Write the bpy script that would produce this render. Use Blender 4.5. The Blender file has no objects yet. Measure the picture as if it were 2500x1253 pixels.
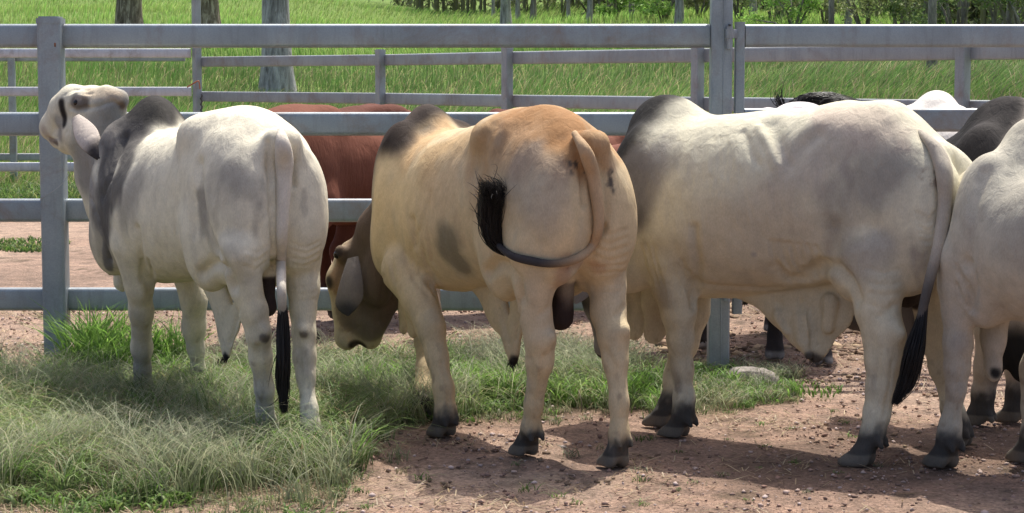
import bpy, math, os, random
import numpy as np

# ------------------------------------------------------------------ camera, world, sun
scn = bpy.context.scene
COL = scn.collection
PITCH = math.atan((626.5 - 190.0) / 4800.0)
CAM_H = 1.5
cam_data = bpy.data.cameras.new("camera")
cam_data.sensor_width = 36.0
cam_data.lens = 4800.0 / 2500.0 * 36.0
cam_data.clip_start = 0.1
cam_data.clip_end = 2000.0
cam = bpy.data.objects.new("camera", cam_data)
cam.location = (0, 0, CAM_H)
cam.rotation_euler = (math.pi / 2 - PITCH, 0, 0)
COL.objects.link(cam)
scn.camera = cam

SUN_EL, SUN_AZ = 66.0, 24.0          # azimuth measured from +Y (away from the camera) towards +X
world = bpy.data.worlds.new("World")
scn.world = world
world.use_nodes = True
wn = world.node_tree
bgn = wn.nodes.get('Background') or wn.nodes.new('ShaderNodeBackground')
sky = wn.nodes.new('ShaderNodeTexSky')
sky.sky_type = 'NISHITA'
sky.sun_disc = False
sky.sun_elevation = math.radians(SUN_EL)
sky.sun_rotation = math.radians(SUN_AZ)
sky.dust_density = 4.0
sky.air_density = 0.6
sky.ozone_density = 0.5
wn.links.new(sky.outputs[0], bgn.inputs[0])
bgn.inputs[1].default_value = 0.14
sl = bpy.data.lights.new("sun", 'SUN')
sl.energy = 2.9
sl.angle = math.radians(0.6)
sl.color = (1.0, 0.955, 0.88)
so = bpy.data.objects.new("sun", sl)
COL.objects.link(so)
_e, _a = math.radians(SUN_EL), math.radians(SUN_AZ)
SUN = np.array([math.sin(_a) * math.cos(_e), math.cos(_a) * math.cos(_e), math.sin(_e)])
from mathutils import Vector
so.rotation_euler = Vector(-SUN).to_track_quat('-Z', 'Y').to_euler()
scn.view_settings.view_transform = 'Standard'
scn.view_settings.look = 'None'
scn.view_settings.exposure = 0.9
scn.view_settings.gamma = 1.0

# ------------------------------------------------------------------ measuring helpers (photo pixel -> place)
def ray(px, py):
    xc = (px - 1250.0) / 4800.0
    yc = -(py - 626.5) / 4800.0
    c, s = math.cos(PITCH), math.sin(PITCH)
    return np.array([xc, c + yc * s, -s + yc * c])
CAM = np.array([0, 0, CAM_H])
def at(px, py, Y):
    r = ray(px, py)
    return CAM + r * (Y / r[1])
def ground(px, py, z=0.0):
    r = ray(px, py)
    return CAM + r * ((z - CAM_H) / r[2])
def project(P):
    c, s = math.cos(PITCH), math.sin(PITCH)
    Q = P - CAM
    dep = Q[:, 1] * c - Q[:, 2] * s
    up = Q[:, 1] * s + Q[:, 2] * c
    return np.stack([1250 + 4800 * Q[:, 0] / dep, 626.5 - 4800 * up / dep, dep], 1)

# ------------------------------------------------------------------ object helpers
def tag(o, label=None, cat=None, group=None, kind=None):
    if label: o['label'] = label
    if cat: o['category'] = cat
    if group: o['group'] = group
    if kind: o['kind'] = kind
    return o
def empty(name, loc, rz=0.0):
    o = bpy.data.objects.new(name, None)
    o.location = loc
    o.rotation_euler = (0, 0, rz)
    o.empty_display_size = 0.2
    COL.objects.link(o)
    return o
def link_mesh(name, me, mat, parent=None):
    o = bpy.data.objects.new(name, me)
    if mat: me.materials.append(mat)
    COL.objects.link(o)
    if parent: o.parent = parent
    return o
def np_mesh(name, V, F, mat=None, parent=None, col=None, smooth=True, extra=None):
    """V (n,3), F list/array of quads or tris (array k x 3|4)"""
    me = bpy.data.meshes.new(name)
    V = np.asarray(V, np.float32)
    Fs = F if isinstance(F, list) else [F]
    Fs = [np.asarray(f, np.int32) for f in Fs if len(f)]
    me.vertices.add(len(V))
    me.vertices.foreach_set('co', V.ravel())
    nl = sum(f.size for f in Fs)
    npoly = sum(len(f) for f in Fs)
    me.loops.add(nl)
    me.loops.foreach_set('vertex_index', np.concatenate([f.ravel() for f in Fs]))
    me.polygons.add(npoly)
    tot = np.concatenate([np.full(len(f), f.shape[1], np.int32) for f in Fs])
    st = np.concatenate([[0], np.cumsum(tot)[:-1]]).astype(np.int32)
    me.polygons.foreach_set('loop_start', st)
    me.update(calc_edges=True)
    if smooth:
        me.polygons.foreach_set('use_smooth', np.ones(npoly, bool))
    if col is not None:
        a = me.color_attributes.new('col', 'FLOAT_COLOR', 'POINT')
        c = np.ones((len(V), 4), np.float32)
        c[:, :3] = col
        a.data.foreach_set('color', c.ravel())
    if extra is not None:
        for k, v in extra.items():
            a = me.attributes.new(k, 'FLOAT', 'POINT')
            a.data.foreach_set('value', np.asarray(v, np.float32))
    me.validate()
    return link_mesh(name, me, mat, parent)

# ------------------------------------------------------------------ node helpers
def new_mat(name):
    m = bpy.data.materials.new(name)
    m.use_nodes = True
    nt = m.node_tree
    b = next(n for n in nt.nodes if n.type == 'BSDF_PRINCIPLED')
    return m, nt, b
def N(nt, t, **kw):
    n = nt.nodes.new(t)
    for k, v in kw.items():
        if k.startswith('i_'):
            key = k[2:]
            key = int(key) if key.isdigit() else key
            n.inputs[key].default_value = v
        else:
            setattr(n, k, v)
    return n
def noise(nt, vec, scale, detail=4, rough=0.55, dist=0.0):
    n = N(nt, 'ShaderNodeTexNoise')
    n.inputs['Scale'].default_value = scale
    n.inputs['Detail'].default_value = detail
    n.inputs['Roughness'].default_value = rough
    n.inputs['Distortion'].default_value = dist
    if vec is not None: nt.links.new(vec, n.inputs['Vector'])
    return n
def ramp(nt, fac, stops):
    r = N(nt, 'ShaderNodeValToRGB')
    el = r.color_ramp.elements
    while len(el) > 1: el.remove(el[-1])
    el[0].position = stops[0][0]
    c = stops[0][1]
    el[0].color = (*c, 1) if isinstance(c, tuple) else (c, c, c, 1)
    for p, c in stops[1:]:
        e = el.new(p)
        e.color = (*c, 1) if isinstance(c, tuple) else (c, c, c, 1)
    nt.links.new(fac, r.inputs[0])
    return r
def mixc(nt, fac, a, b, mode='MIX'):
    m = N(nt, 'ShaderNodeMix', data_type='RGBA', blend_type=mode)
    for v, i in ((fac, 0), (a, 6), (b, 7)):
        if isinstance(v, (int, float)): m.inputs[i].default_value = v
        elif isinstance(v, tuple): m.inputs[i].default_value = (*v, 1)
        else: nt.links.new(v, m.inputs[i])
    return m.outputs[2]
def bump(nt, bsdf, hgt, strength, dist, prev=None):
    b = N(nt, 'ShaderNodeBump')
    b.inputs['Strength'].default_value = strength
    b.inputs['Distance'].default_value = dist
    nt.links.new(hgt, b.inputs['Height'])
    if prev is not None: nt.links.new(prev, b.inputs['Normal'])
    nt.links.new(b.outputs[0], bsdf.inputs['Normal'])
    return b.outputs[0]
def simple(name, color, rough=0.6, metal=0.0, nscale=0, namp=0.2, bscale=0, bstr=0.2, spec=0.5):
    m, nt, b = new_mat(name)
    b.inputs['Roughness'].default_value = rough
    b.inputs['Metallic'].default_value = metal
    b.inputs['Specular IOR Level'].default_value = spec
    b.inputs['Base Color'].default_value = (*color, 1)
    tc = N(nt, 'ShaderNodeTexCoord').outputs['Object']
    if nscale:
        n = noise(nt, tc, nscale, 5)
        lo = tuple(c * (1 - namp) for c in color); hi = tuple(min(1, c * (1 + namp)) for c in color)
        r = ramp(nt, n.outputs[0], [(0.3, lo), (0.7, hi)])
        nt.links.new(r.outputs[0], b.inputs['Base Color'])
    if bscale:
        n2 = noise(nt, tc, bscale, 4)
        bump(nt, b, n2.outputs[0], bstr, 0.01)
    return m

# ------------------------------------------------------------------ animal modelling: one smooth blended volume, meshed
class Body:
    def __init__(s, org, alpha, h=0.0085):
        s.O = np.array([org[0], org[1], 0.0]); s.alpha = math.radians(alpha); s.h = h
        a = s.alpha
        s.F = np.array([-math.sin(a), math.cos(a), 0]); s.L = np.array([-math.cos(a), -math.sin(a), 0])
        s.Z = np.array([0, 0, 1.0])
        s.R = np.stack([s.F, s.L, s.Z])              # world->local rows
        s.prims = []
    def loc(s, P): return s.R @ (np.asarray(P, float) - s.O)
    def wor(s, p): return s.O + np.asarray(p) @ s.R
    def at(s, px, py, Y): return s.loc(at(px, py, Y))
    def g(s, px, py, z=0.0): return s.loc(ground(px, py, z))
    def pv(s, px, py, v):
        r = ray(px, py)
        t = (v - (CAM - s.O) @ s.L) / (r @ s.L)
        return s.loc(CAM + r * t)
    def dirl(s, d):
        q = s.R @ np.asarray(d, float); return q / np.linalg.norm(q)
    # primitives
    def cone(s, a, b, ra, rb, k=0.05, sq=1.0, sub=False):
        s.prims.append(('c', np.array(a, float), np.array(b, float), ra, rb, k, sq, sub))
    def chain(s, pts, k=0.04, sq=1.0):
        for (a, ra), (b, rb) in zip(pts[:-1], pts[1:]): s.cone(a, b, ra, rb, k, sq)
    def ell(s, c, r, k=0.08, rot=None, sub=False):
        s.prims.append(('e', np.array(c, float), np.array(r, float), rot, k, sub))
    def loft(s, st, k=0.06, n=2.3):
        s.prims.append(('l', np.array(st, float), n, k))
    def _eval(s, pr, P):
        if pr[0] == 'c':
            _, a, b, ra, rb, k, sq, sub = pr
            d = b - a; L2 = d @ d + 1e-9
            q = P - a
            t = np.clip((q @ d.astype(np.float32)) / L2, 0, 1)
            w = q - t[..., None] * d.astype(np.float32)
            if sq != 1.0: w[..., 1] /= sq
            return np.sqrt((w * w).sum(-1)) - (ra + (rb - ra) * t)
        if pr[0] == 'e':
            _, c, r, rot, k, sub = pr
            q = P - c.astype(np.float32)
            if rot is not None: q = q @ np.asarray(rot, np.float32).T
            k0 = np.sqrt(((q / r) ** 2).sum(-1)); k1 = np.sqrt(((q / (r * r)) ** 2).sum(-1)) + 1e-6
            return k0 * (k0 - 1) / k1
        if pr[0] == 'l':
            _, st, n, k = pr
            x = np.clip(P[..., 0], st[0, 0], st[-1, 0])
            zt = smooth_interp(x, st[:, 0], st[:, 1]); zb = smooth_interp(x, st[:, 0], st[:, 2]); w = smooth_interp(x, st[:, 0], st[:, 3])
            zc = (zt + zb) / 2; hh = (zt - zb) / 2
            dx = (P[..., 0] - x)
            q = (np.abs(P[..., 1] / w) ** n + np.abs((P[..., 2] - zc) / hh) ** n) ** (1 / n)
            d = (q - 1) * np.minimum(w, hh)
            return np.where(np.abs(dx) > 0, np.sqrt(np.maximum(d, 0) ** 2 + dx * dx) + np.minimum(d, 0) * 0, d)
    def _bb(s, pr):
        if pr[0] == 'c':
            m = max(pr[3], pr[4]); return np.minimum(pr[1], pr[2]) - m, np.maximum(pr[1], pr[2]) + m, pr[5]
        if pr[0] == 'e':
            m = pr[2] if pr[3] is None else np.full(3, pr[2].max()); return pr[1] - m, pr[1] + m, pr[4]
        st = pr[1]; w = st[:, 3].max()
        return np.array([st[0, 0], -w, st[:, 2].min()]), np.array([st[-1, 0], w, st[:, 1].max()]), pr[3]
    def mesh(s, smooth_it=2):
        h = s.h
        bbs = [s._bb(p) for p in s.prims]
        lo = np.min([b[0] for b, p in zip(bbs, s.prims) if not p[-1] is True], 0) - 4 * h
        hi = np.max([b[1] for b, p in zip(bbs, s.prims) if not p[-1] is True], 0) + 4 * h
        lo[2] = max(lo[2], -2 * h)
        n = np.ceil((hi - lo) / h).astype(int) + 1
        D = np.full(n, 10.0, np.float32)
        for pr, (b0, b1, k) in zip(s.prims, bbs):
            m = k + 3 * h
            i0 = np.clip(np.floor((b0 - m - lo) / h).astype(int), 0, n); i1 = np.clip(np.ceil((b1 + m - lo) / h).astype(int) + 1, 0, n)
            if (i1 <= i0).any(): continue
            ax = [(lo[j] + h * np.arange(i0[j], i1[j])).astype(np.float32) for j in range(3)]
            P = np.stack(np.meshgrid(*ax, indexing='ij'), -1)
            d = s._eval(pr, P).astype(np.float32)
            sl_ = tuple(slice(i0[j], i1[j]) for j in range(3))
            A = D[sl_]
            sub = pr[0] != 'l' and pr[-1]
            if sub:
                d = -d; hh = np.maximum(k - np.abs(A - d), 0) / k
                D[sl_] = np.maximum(A, d) + hh * hh * k * 0.25
            else:
                hh = np.maximum(k - np.abs(A - d), 0) / k
                D[sl_] = np.minimum(A, d) - hh * hh * k * 0.25
        # flat ground under the hooves
        z = lo[2] + h * np.arange(n[2])
        D = np.maximum(D, (0.002 - z)[None, None, :].astype(np.float32))
        V, Fq = surface_nets(D, lo, h)
        for _ in range(smooth_it): V = lap(V, Fq, 0.5)
        s.V, s.Fq = V, Fq
        s.remesh_info()
        return V, Fq
    def remesh_info(s):
        s.N = vnormals(s.V, s.Fq)
        s.W = s.wor(s.V)
        s.pix = project(s.W)
        nw = s.N @ s.R
        view = s.W - CAM
        s.front = (nw * view).sum(1) < 0
    def hit(s, px, py):
        d2 = (s.pix[:, 0] - px) ** 2 + (s.pix[:, 1] - py) ** 2
        for r in (7, 12, 20, 40, 80, 200):
            m = (d2 < r * r) & s.front
            if m.any():
                idx = np.nonzero(m)[0]
                return s.V[idx[np.argmin(s.pix[idx, 2] + d2[idx] * 2e-4)]]
        return None
    def polyd(s, pts3, aniso=None):
        """distance from every vertex to a 3D polyline"""
        out = np.full(len(s.V), 9.0)
        pts3 = [p for p in pts3 if p is not None]
        if len(pts3) == 1:
            return np.linalg.norm(s.V - pts3[0], axis=1)
        for a, b in zip(pts3[:-1], pts3[1:]):
            d = b - a; q = s.V - a
            t = np.clip(q @ d / (d @ d + 1e-9), 0, 1)
            out = np.minimum(out, np.linalg.norm(q - t[:, None] * d, axis=1))
        return out
    def groove(s, pix, width, depth, taper=True):
        """press (or raise, depth<0) a fold along photo pixels found on the hide"""
        s.N = vnormals(s.V, s.Fq)
        pts = [s.hit(*p) for p in dens(pix)]
        d = s.polyd(pts)
        w = np.exp(-(d / width) ** 2)
        s.V = s.V - s.N * (w * depth)[:, None]
        s.remesh_info()
    def groove3(s, pts, width, depth):
        d = s.polyd([np.array(p, float) for p in pts])
        s.V = s.V - s.N * (np.exp(-(d / width) ** 2) * depth)[:, None]
        s.remesh_info()
    def bumps(s, amp, scale, seed=0, stretch=(1, 1, 1)):
        s.V = s.V + s.N * (amp * vnoise(s.V * np.array(stretch) * scale, seed))[:, None]
        s.remesh_info()

def dens(pix, step=18):
    out = [pix[0]]
    for a, b in zip(pix[:-1], pix[1:]):
        n = max(1, int(math.hypot(b[0] - a[0], b[1] - a[1]) / step))
        for i in range(1, n + 1): out.append((a[0] + (b[0] - a[0]) * i / n, a[1] + (b[1] - a[1]) * i / n))
    return out
def smooth_interp(x, xs, ys):
    """monotone-ish cubic (Catmull-Rom on irregular knots)"""
    m = np.gradient(ys, xs)
    i = np.clip(np.searchsorted(xs, x, side='right') - 1, 0, len(xs) - 2)
    hh = xs[i + 1] - xs[i]; t = (x - xs[i]) / hh
    t2, t3 = t * t, t * t * t
    return (2 * t3 - 3 * t2 + 1) * ys[i] + (t3 - 2 * t2 + t) * hh * m[i] + (-2 * t3 + 3 * t2) * ys[i + 1] + (t3 - t2) * hh * m[i + 1]
def surface_nets(D, lo, h):
    S = D < 0
    nx, ny, nz = D.shape
    c = np.zeros((nx - 1, ny - 1, nz - 1), np.int8)
    for dx in (0, 1):
        for dy in (0, 1):
            for dz in (0, 1): c += S[dx:nx - 1 + dx, dy:ny - 1 + dy, dz:nz - 1 + dz]
    act = (c > 0) & (c < 8)
    idx = np.full(act.shape, -1, np.int64)
    ijk = np.argwhere(act)
    idx[act] = np.arange(len(ijk))
    acc = np.zeros((len(ijk), 3)); cnt = np.zeros(len(ijk))
    cor = [(x, y, z) for x in (0, 1) for y in (0, 1) for z in (0, 1)]
    for a in cor:
        for ax in range(3):
            if a[ax]: continue
            b = list(a); b[ax] = 1
            da = D[ijk[:, 0] + a[0], ijk[:, 1] + a[1], ijk[:, 2] + a[2]]
            db = D[ijk[:, 0] + b[0], ijk[:, 1] + b[1], ijk[:, 2] + b[2]]
            m = (da < 0) != (db < 0)
            t = np.where(m, da / (da - db + 1e-12), 0)
            p = np.array(a, float)[None].repeat(len(ijk), 0); p[:, ax] += t
            acc[m] += p[m]; cnt[m] += 1
    V = lo + h * (ijk + acc / cnt[:, None])
    Q = []
    for ax in range(3):
        o = [i for i in range(3) if i != ax]
        sh = [slice(None)] * 3; sh2 = [slice(None)] * 3
        sh[ax] = slice(0, -1); sh2[ax] = slice(1, None)
        A, B = S[tuple(sh)], S[tuple(sh2)]
        e = np.argwhere(A != B)
        m = (e[:, o[0]] > 0) & (e[:, o[1]] > 0) & (e[:, o[0]] < D.shape[o[0]] - 1) & (e[:, o[1]] < D.shape[o[1]] - 1)
        e = e[m]
        ins = A[tuple(e.T)]
        def ci(d0, d1):
            f = e.copy(); f[:, o[0]] -= d0; f[:, o[1]] -= d1
            return idx[tuple(f.T)]
        q = np.stack([ci(0, 0), ci(1, 0), ci(1, 1), ci(0, 1)], 1)
        flip = ins if ax != 1 else ~ins
        q[~flip] = q[~flip][:, ::-1]
        Q.append(q)
    return V, np.concatenate(Q)
def lap(V, F, f):
    n = len(V); acc = np.zeros_like(V); cnt = np.zeros(n)
    for i in range(4):
        a, b = F[:, i], F[:, (i + 1) % 4]
        for j in range(3):
            acc[:, j] += np.bincount(a, V[b, j], n) + np.bincount(b, V[a, j], n)
        cnt += np.bincount(a, minlength=n) + np.bincount(b, minlength=n)
    cnt[cnt == 0] = 1
    return V + f * (acc / cnt[:, None] - V)
def vnormals(V, F):
    a, b, c, d = (V[F[:, i]] for i in range(4))
    fn = np.cross(c - a, d - b)
    n = len(V); out = np.zeros_like(V)
    for i in range(4):
        for j in range(3): out[:, j] += np.bincount(F[:, i], fn[:, j], n)
    return out / (np.linalg.norm(out, axis=1, keepdims=True) + 1e-12)
def vnoise(P, seed=0):
    """smooth value noise in [-1,1]"""
    rs = np.random.RandomState(seed); T = rs.rand(4096).astype(np.float32) * 2 - 1
    I = np.floor(P).astype(np.int64); f = P - I; f = f * f * (3 - 2 * f)
    def hsh(x, y, z): return T[(x * 73856093 ^ y * 19349663 ^ z * 83492791) & 4095]
    o = 0
    for dx in (0, 1):
        for dy in (0, 1):
            for dz in (0, 1):
                w = (f[:, 0] if dx else 1 - f[:, 0]) * (f[:, 1] if dy else 1 - f[:, 1]) * (f[:, 2] if dz else 1 - f[:, 2])
                o = o + w * hsh(I[:, 0] + dx, I[:, 1] + dy, I[:, 2] + dz)
    return o
def fbm(P, seed=0, oc=4):
    o = 0; a = 1; s_ = 0
    for i in range(oc): o = o + a * vnoise(P * 2 ** i, seed + i); s_ += a; a *= 0.5
    return o / s_
def sstep(e0, e1, x):
    t = np.clip((x - e0) / (e1 - e0), 0, 1); return t * t * (3 - 2 * t)
def crm(pts, n):
    """Catmull-Rom resample of a list of equal-length tuples"""
    P = np.array(pts, float); Pp = np.vstack([2 * P[0] - P[1], P, 2 * P[-1] - P[-2]])
    out = []
    for i in range(len(P) - 1):
        p0, p1, p2, p3 = Pp[i:i + 4]
        for t in np.linspace(0, 1, n, endpoint=False):
            out.append(0.5 * ((2 * p1) + (-p0 + p2) * t + (2 * p0 - 5 * p1 + 4 * p2 - p3) * t * t + (-p0 + 3 * p1 - 3 * p2 + p3) * t ** 3))
    out.append(P[-1]); return np.array(out)
def tube(path, rad, sides=10, flat=1.0, cap=True, updir=(0, 0, 1)):
    """V,F of a tube; path (n,3), rad (n,), quads"""
    path = np.asarray(path, float); rad = np.asarray(rad, float) * np.ones(len(path))
    T = np.gradient(path, axis=0); T /= np.linalg.norm(T, axis=1, keepdims=True) + 1e-12
    n0 = np.cross(T[0], updir)
    if np.linalg.norm(n0) < 1e-3: n0 = np.cross(T[0], (1, 0, 0.1))
    n0 /= np.linalg.norm(n0); V = []
    for i, (p, t, r) in enumerate(zip(path, T, rad)):
        n0 = n0 - t * (n0 @ t); n0 /= np.linalg.norm(n0) + 1e-12; b = np.cross(t, n0)
        for k in range(sides):
            a = 2 * math.pi * k / sides; V.append(p + r * (math.cos(a) * n0 + flat * math.sin(a) * b))
    m = len(path); F = []
    for i in range(m - 1):
        for k in range(sides): F.append([i * sides + k, i * sides + (k + 1) % sides, (i + 1) * sides + (k + 1) % sides, (i + 1) * sides + k])
    if cap:
        for i, rev in ((0, True), (m - 1, False)):
            V.append(path[i]); c = len(V) - 1
            for k in range(0, sides, 2):
                q = [i * sides + k, i * sides + (k + 1) % sides, i * sides + (k + 2) % sides, c]
                F.append(q[::-1] if rev else q)
    return np.array(V), np.array(F)
def merge(parts):
    V, F, o = [], [], 0
    for v, f in parts: V.append(v); F.append(np.asarray(f) + o); o += len(v)
    return np.concatenate(V), np.concatenate(F)
# ------------------------------------------------------------------ ground and terrain
def back_y(x):
    x = np.asarray(x, float)
    return np.where(x < -3.85, 24.5, np.maximum(24.5 - (x + 3.85) * 1.31, 12.0))
def terrain(x, y):
    x = np.asarray(x, float); y = np.asarray(y, float)
    b = back_y(x)
    d = np.maximum(y - b - 0.3, 0)
    s = 0.060 + 0.013 * sstep(-1, -16, x)
    big = vnoise(np.stack([x * .11, y * .11, 0 * x], -1).reshape(-1, 3), 3).reshape(x.shape)
    return s * d * d / (d + 1.2) + big * 0.25 * sstep(6, 25, d)
def px_of(x, y): return 1250 + 4800 * x / np.maximum(y, 0.1)
def ptn(x, y, sc, seed, z=0):
    x = np.asarray(x, float); return fbm(np.stack([x * sc, np.asarray(y) * sc, 0 * x + z], -1).reshape(-1, 3), seed, 4).reshape(x.shape)
def gmask(x, y):
    """0..1 how grassy the yard is"""
    p = px_of(x, y)
    ymin = np.interp(p, [0, 780, 900, 1050, 1500, 1800, 1960, 1990], [5.5, 5.8, 7.9, 8.5, 8.75, 8.95, 9.35, 12.0])
    n = ptn(x, y, 2.2, 41)
    lo = sstep(-0.15, 0.25, y - ymin + n * 0.5)
    hi = 1 - sstep(-0.15, 0.15, y - 10.15 + n * 0.35)
    bare = np.exp(-(((p - 470) / 90) ** 2 + ((y - 8.0) / .16) ** 2)) + 0.8 * np.exp(-(((p - 560) / 70) ** 2 + ((y - 7.85) / .12) ** 2))
    m = lo * hi * (1 - .9 * np.clip(bare, 0, 1))
    front = sstep(6.7, 7.15, y + n * .4)             # thin and dry towards the bottom edge
    return m * (0.30 + 0.70 * front)

def axis(knots):
    out = []
    for (a, b, st) in knots: out.append(np.arange(a, b, st))
    out.append([knots[-1][1]]); return np.concatenate(out)
gx = axis([(-260, -60, 20), (-60, -10, 2), (-10, -4, .3), (-4, 4, .05), (4, 10, .3), (10, 60, 2), (60, 261, 20)])
gy = axis([(-30, 4, 2), (4, 12, .05), (12, 27, .15), (27, 60, 1), (60, 160, 4), (160, 401, 20)])
X, Y = np.meshgrid(gx, gy, indexing='ij')
Zt = terrain(X, Y)
near = np.exp(-(np.maximum(np.abs(X) - 4, 0) / 2) ** 2) * (1 - sstep(22, 30, Y))
Zt = Zt + near * (0.010 * ptn(X, Y, 1.3, 50) + 0.006 * ptn(X, Y, 7, 51) - .004)
gv = np.stack([X, Y, Zt], -1).reshape(-1, 3)
nxg, nyg = X.shape
ii, jj = np.meshgrid(np.arange(nxg - 1), np.arange(nyg - 1), indexing='ij')
q0 = (ii * nyg + jj).ravel()
gf = np.stack([q0, q0 + nyg, q0 + nyg + 1, q0 + 1], 1)
past = sstep(-0.4, 0.4, Y - back_y(X) + 0.8 * ptn(X, Y, 1.0, 60)).ravel()
gm = gmask(X, Y).ravel() * near.ravel()
dirt = np.array([.285, .195, .145]); dk = np.array([.135, .092, .068]); pale = np.array([.40, .30, .225])
n = ptn(X, Y, .9, 61).ravel(); n2 = ptn(X, Y, 3.5, 62).ravel()
c = dirt + (dk - dirt) * (0.7 * sstep(0.05, .5, n))[:, None] + (pale - dirt) * (0.55 * sstep(0.0, .5, -n + .2 * n2))[:, None]
far = sstep(10, 12, Y).ravel()
c = c * (1 - far[:, None] * .25) + pale * (far[:, None] * .25)
litter = (sstep(1550, 1700, px_of(X, Y)) * sstep(10.3, 10.9, Y)).ravel() * sstep(-.1, .4, n2)
c = c * (1 - .62 * litter[:, None]) + np.array([.09, .06, .042]) * (.62 * litter[:, None])
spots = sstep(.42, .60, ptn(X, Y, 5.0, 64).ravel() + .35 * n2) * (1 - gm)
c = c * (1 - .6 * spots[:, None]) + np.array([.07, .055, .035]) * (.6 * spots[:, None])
hay = np.exp(-(((px_of(X, Y) - 1400) / 200) ** 2 + ((Y - 7.3) / .22) ** 2)).ravel() * sstep(-.1, .4, n2)
c = c * (1 - .5 * hay[:, None]) + np.array([.40, .32, .21]) * (.5 * hay[:, None])
c = c * (1 - .65 * gm[:, None]) + np.array([.12, .105, .055]) * (.65 * gm[:, None])
gn = np.array([.13, .20, .045])
c = c * (1 - past[:, None]) + gn * past[:, None]
gmat, nt, b = new_mat('dirt_ground')
at_ = N(nt, 'ShaderNodeAttribute', attribute_name='col').outputs['Color']
tc = N(nt, 'ShaderNodeTexCoord').outputs['Object']
f1 = noise(nt, tc, 6, 6, .65); f2 = noise(nt, tc, 55, 5, .65)
r1 = ramp(nt, f1.outputs[0], [(.30, (.55, .57, .58)), (.52, (1, 1, 1)), (.72, (1.25, 1.22, 1.18))])
c1 = mixc(nt, 1.0, at_, r1.outputs[0], 'MULTIPLY')
r2 = ramp(nt, f2.outputs[0], [(.32, (.55, .53, .52)), (.5, (1, 1, 1)), (.70, (1.35, 1.33, 1.33))])
c2 = mixc(nt, .9, c1, mixc(nt, 1.0, c1, r2.outputs[0], 'MULTIPLY'))
vo = N(nt, 'ShaderNodeTexVoronoi'); vo.inputs['Scale'].default_value = 70; nt.links.new(tc, vo.inputs['Vector'])
vr = ramp(nt, vo.outputs['Color'], [(.0, (.75, .74, .74)), (.6, (1.0, 1, 1)), (1.0, (1.35, 1.32, 1.34))])
c3 = mixc(nt, .6, c2, mixc(nt, 1.0, c2, vr.outputs[0], 'MULTIPLY'))
nt.links.new(c3, b.inputs['Base Color'])
b.inputs['Roughness'].default_value = .95; b.inputs['Specular IOR Level'].default_value = .15
nb = bump(nt, b, f1.outputs[0], .7, .05)
nb = bump(nt, b, f2.outputs[0], .9, .014, nb)
vd = N(nt, 'ShaderNodeTexVoronoi', feature='DISTANCE_TO_EDGE'); vd.inputs['Scale'].default_value = 45; nt.links.new(tc, vd.inputs['Vector'])
vdr = ramp(nt, vd.outputs['Distance'], [(0, 0.0), (.25, 1.0)])
bump(nt, b, vdr.outputs[0], .5, .006, nb)
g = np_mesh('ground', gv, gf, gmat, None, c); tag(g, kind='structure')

# ------------------------------------------------------------------ grass blades (one ribbon each)
def blades(name, P, h, w, col0, col1, lean=0.5, seg=3, seed=0, label=None, wind=(0, 0), droop=1.0, flow=False):
    rs = np.random.RandomState(seed); n = len(P)
    az = rs.rand(n) * 2 * np.pi; fz = az + rs.rand(n) * 6.28
    if flow: az = 5 * ptn(P[:, 0], P[:, 1], 2.2, seed + 400) * np.pi + rs.randn(n) * .9
    L = lean * (0.25 + 1.0 * rs.rand(n)) * h
    dx = np.cos(az) * L + wind[0] * h; dy = np.sin(az) * L + wind[1] * h
    wx = np.cos(fz) * w * .5; wy = np.sin(fz) * w * .5
    V = []; C = []
    for i in range(seg + 1):
        t = i / seg
        k = t ** 1.8
        zz = h * (t - droop * 0.35 * lean * t ** 3)
        ww = (1 - t ** 2 * .9) if i < seg else 0.06
        cx = P[:, 0] + dx * k; cy = P[:, 1] + dy * k; cz = P[:, 2] + zz
        V.append(np.stack([cx - wx * ww, cy - wy * ww, cz], 1)); V.append(np.stack([cx + wx * ww, cy + wy * ww, cz], 1))
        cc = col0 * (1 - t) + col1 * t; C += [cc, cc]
    m = 2 * (seg + 1)
    V = np.stack(V, 1).reshape(-1, 3); C = np.stack(C, 1).reshape(-1, 3)
    o = (np.arange(n) * m)[:, None]
    F = np.concatenate([np.stack([o[:, 0] + 2 * i, o[:, 0] + 2 * i + 1, o[:, 0] + 2 * i + 3, o[:, 0] + 2 * i + 2], 1) for i in range(seg)])
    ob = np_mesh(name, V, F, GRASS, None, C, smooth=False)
    tag(ob, label, kind='stuff'); return ob
def leafy_mat(name, trans=.35, rough=.6):
    m = bpy.data.materials.new(name); m.use_nodes = True; nt = m.node_tree; nt.nodes.clear()
    out = N(nt, 'ShaderNodeOutputMaterial'); a = N(nt, 'ShaderNodeAttribute', attribute_name='col').outputs['Color']
    d = N(nt, 'ShaderNodeBsdfDiffuse'); t = N(nt, 'ShaderNodeBsdfTranslucent'); g_ = N(nt, 'ShaderNodeBsdfGlossy'); g_.inputs['Roughness'].default_value = rough
    g_.inputs['Color'].default_value = (.5, .5, .5, 1)
    nt.links.new(a, d.inputs[0]); nt.links.new(a, t.inputs[0])
    m1 = N(nt, 'ShaderNodeMixShader'); m1.inputs[0].default_value = trans
    nt.links.new(d.outputs[0], m1.inputs[1]); nt.links.new(t.outputs[0], m1.inputs[2])
    m2 = N(nt, 'ShaderNodeMixShader'); m2.inputs[0].default_value = .06
    nt.links.new(m1.outputs[0], m2.inputs[1]); nt.links.new(g_.outputs[0], m2.inputs[2])
    nt.links.new(m2.outputs[0], out.inputs[0]); return m
GRASS = leafy_mat('grass_blade', .55)
LEAF = leafy_mat('leaf', .35)
rs = np.random.RandomState(5)
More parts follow.
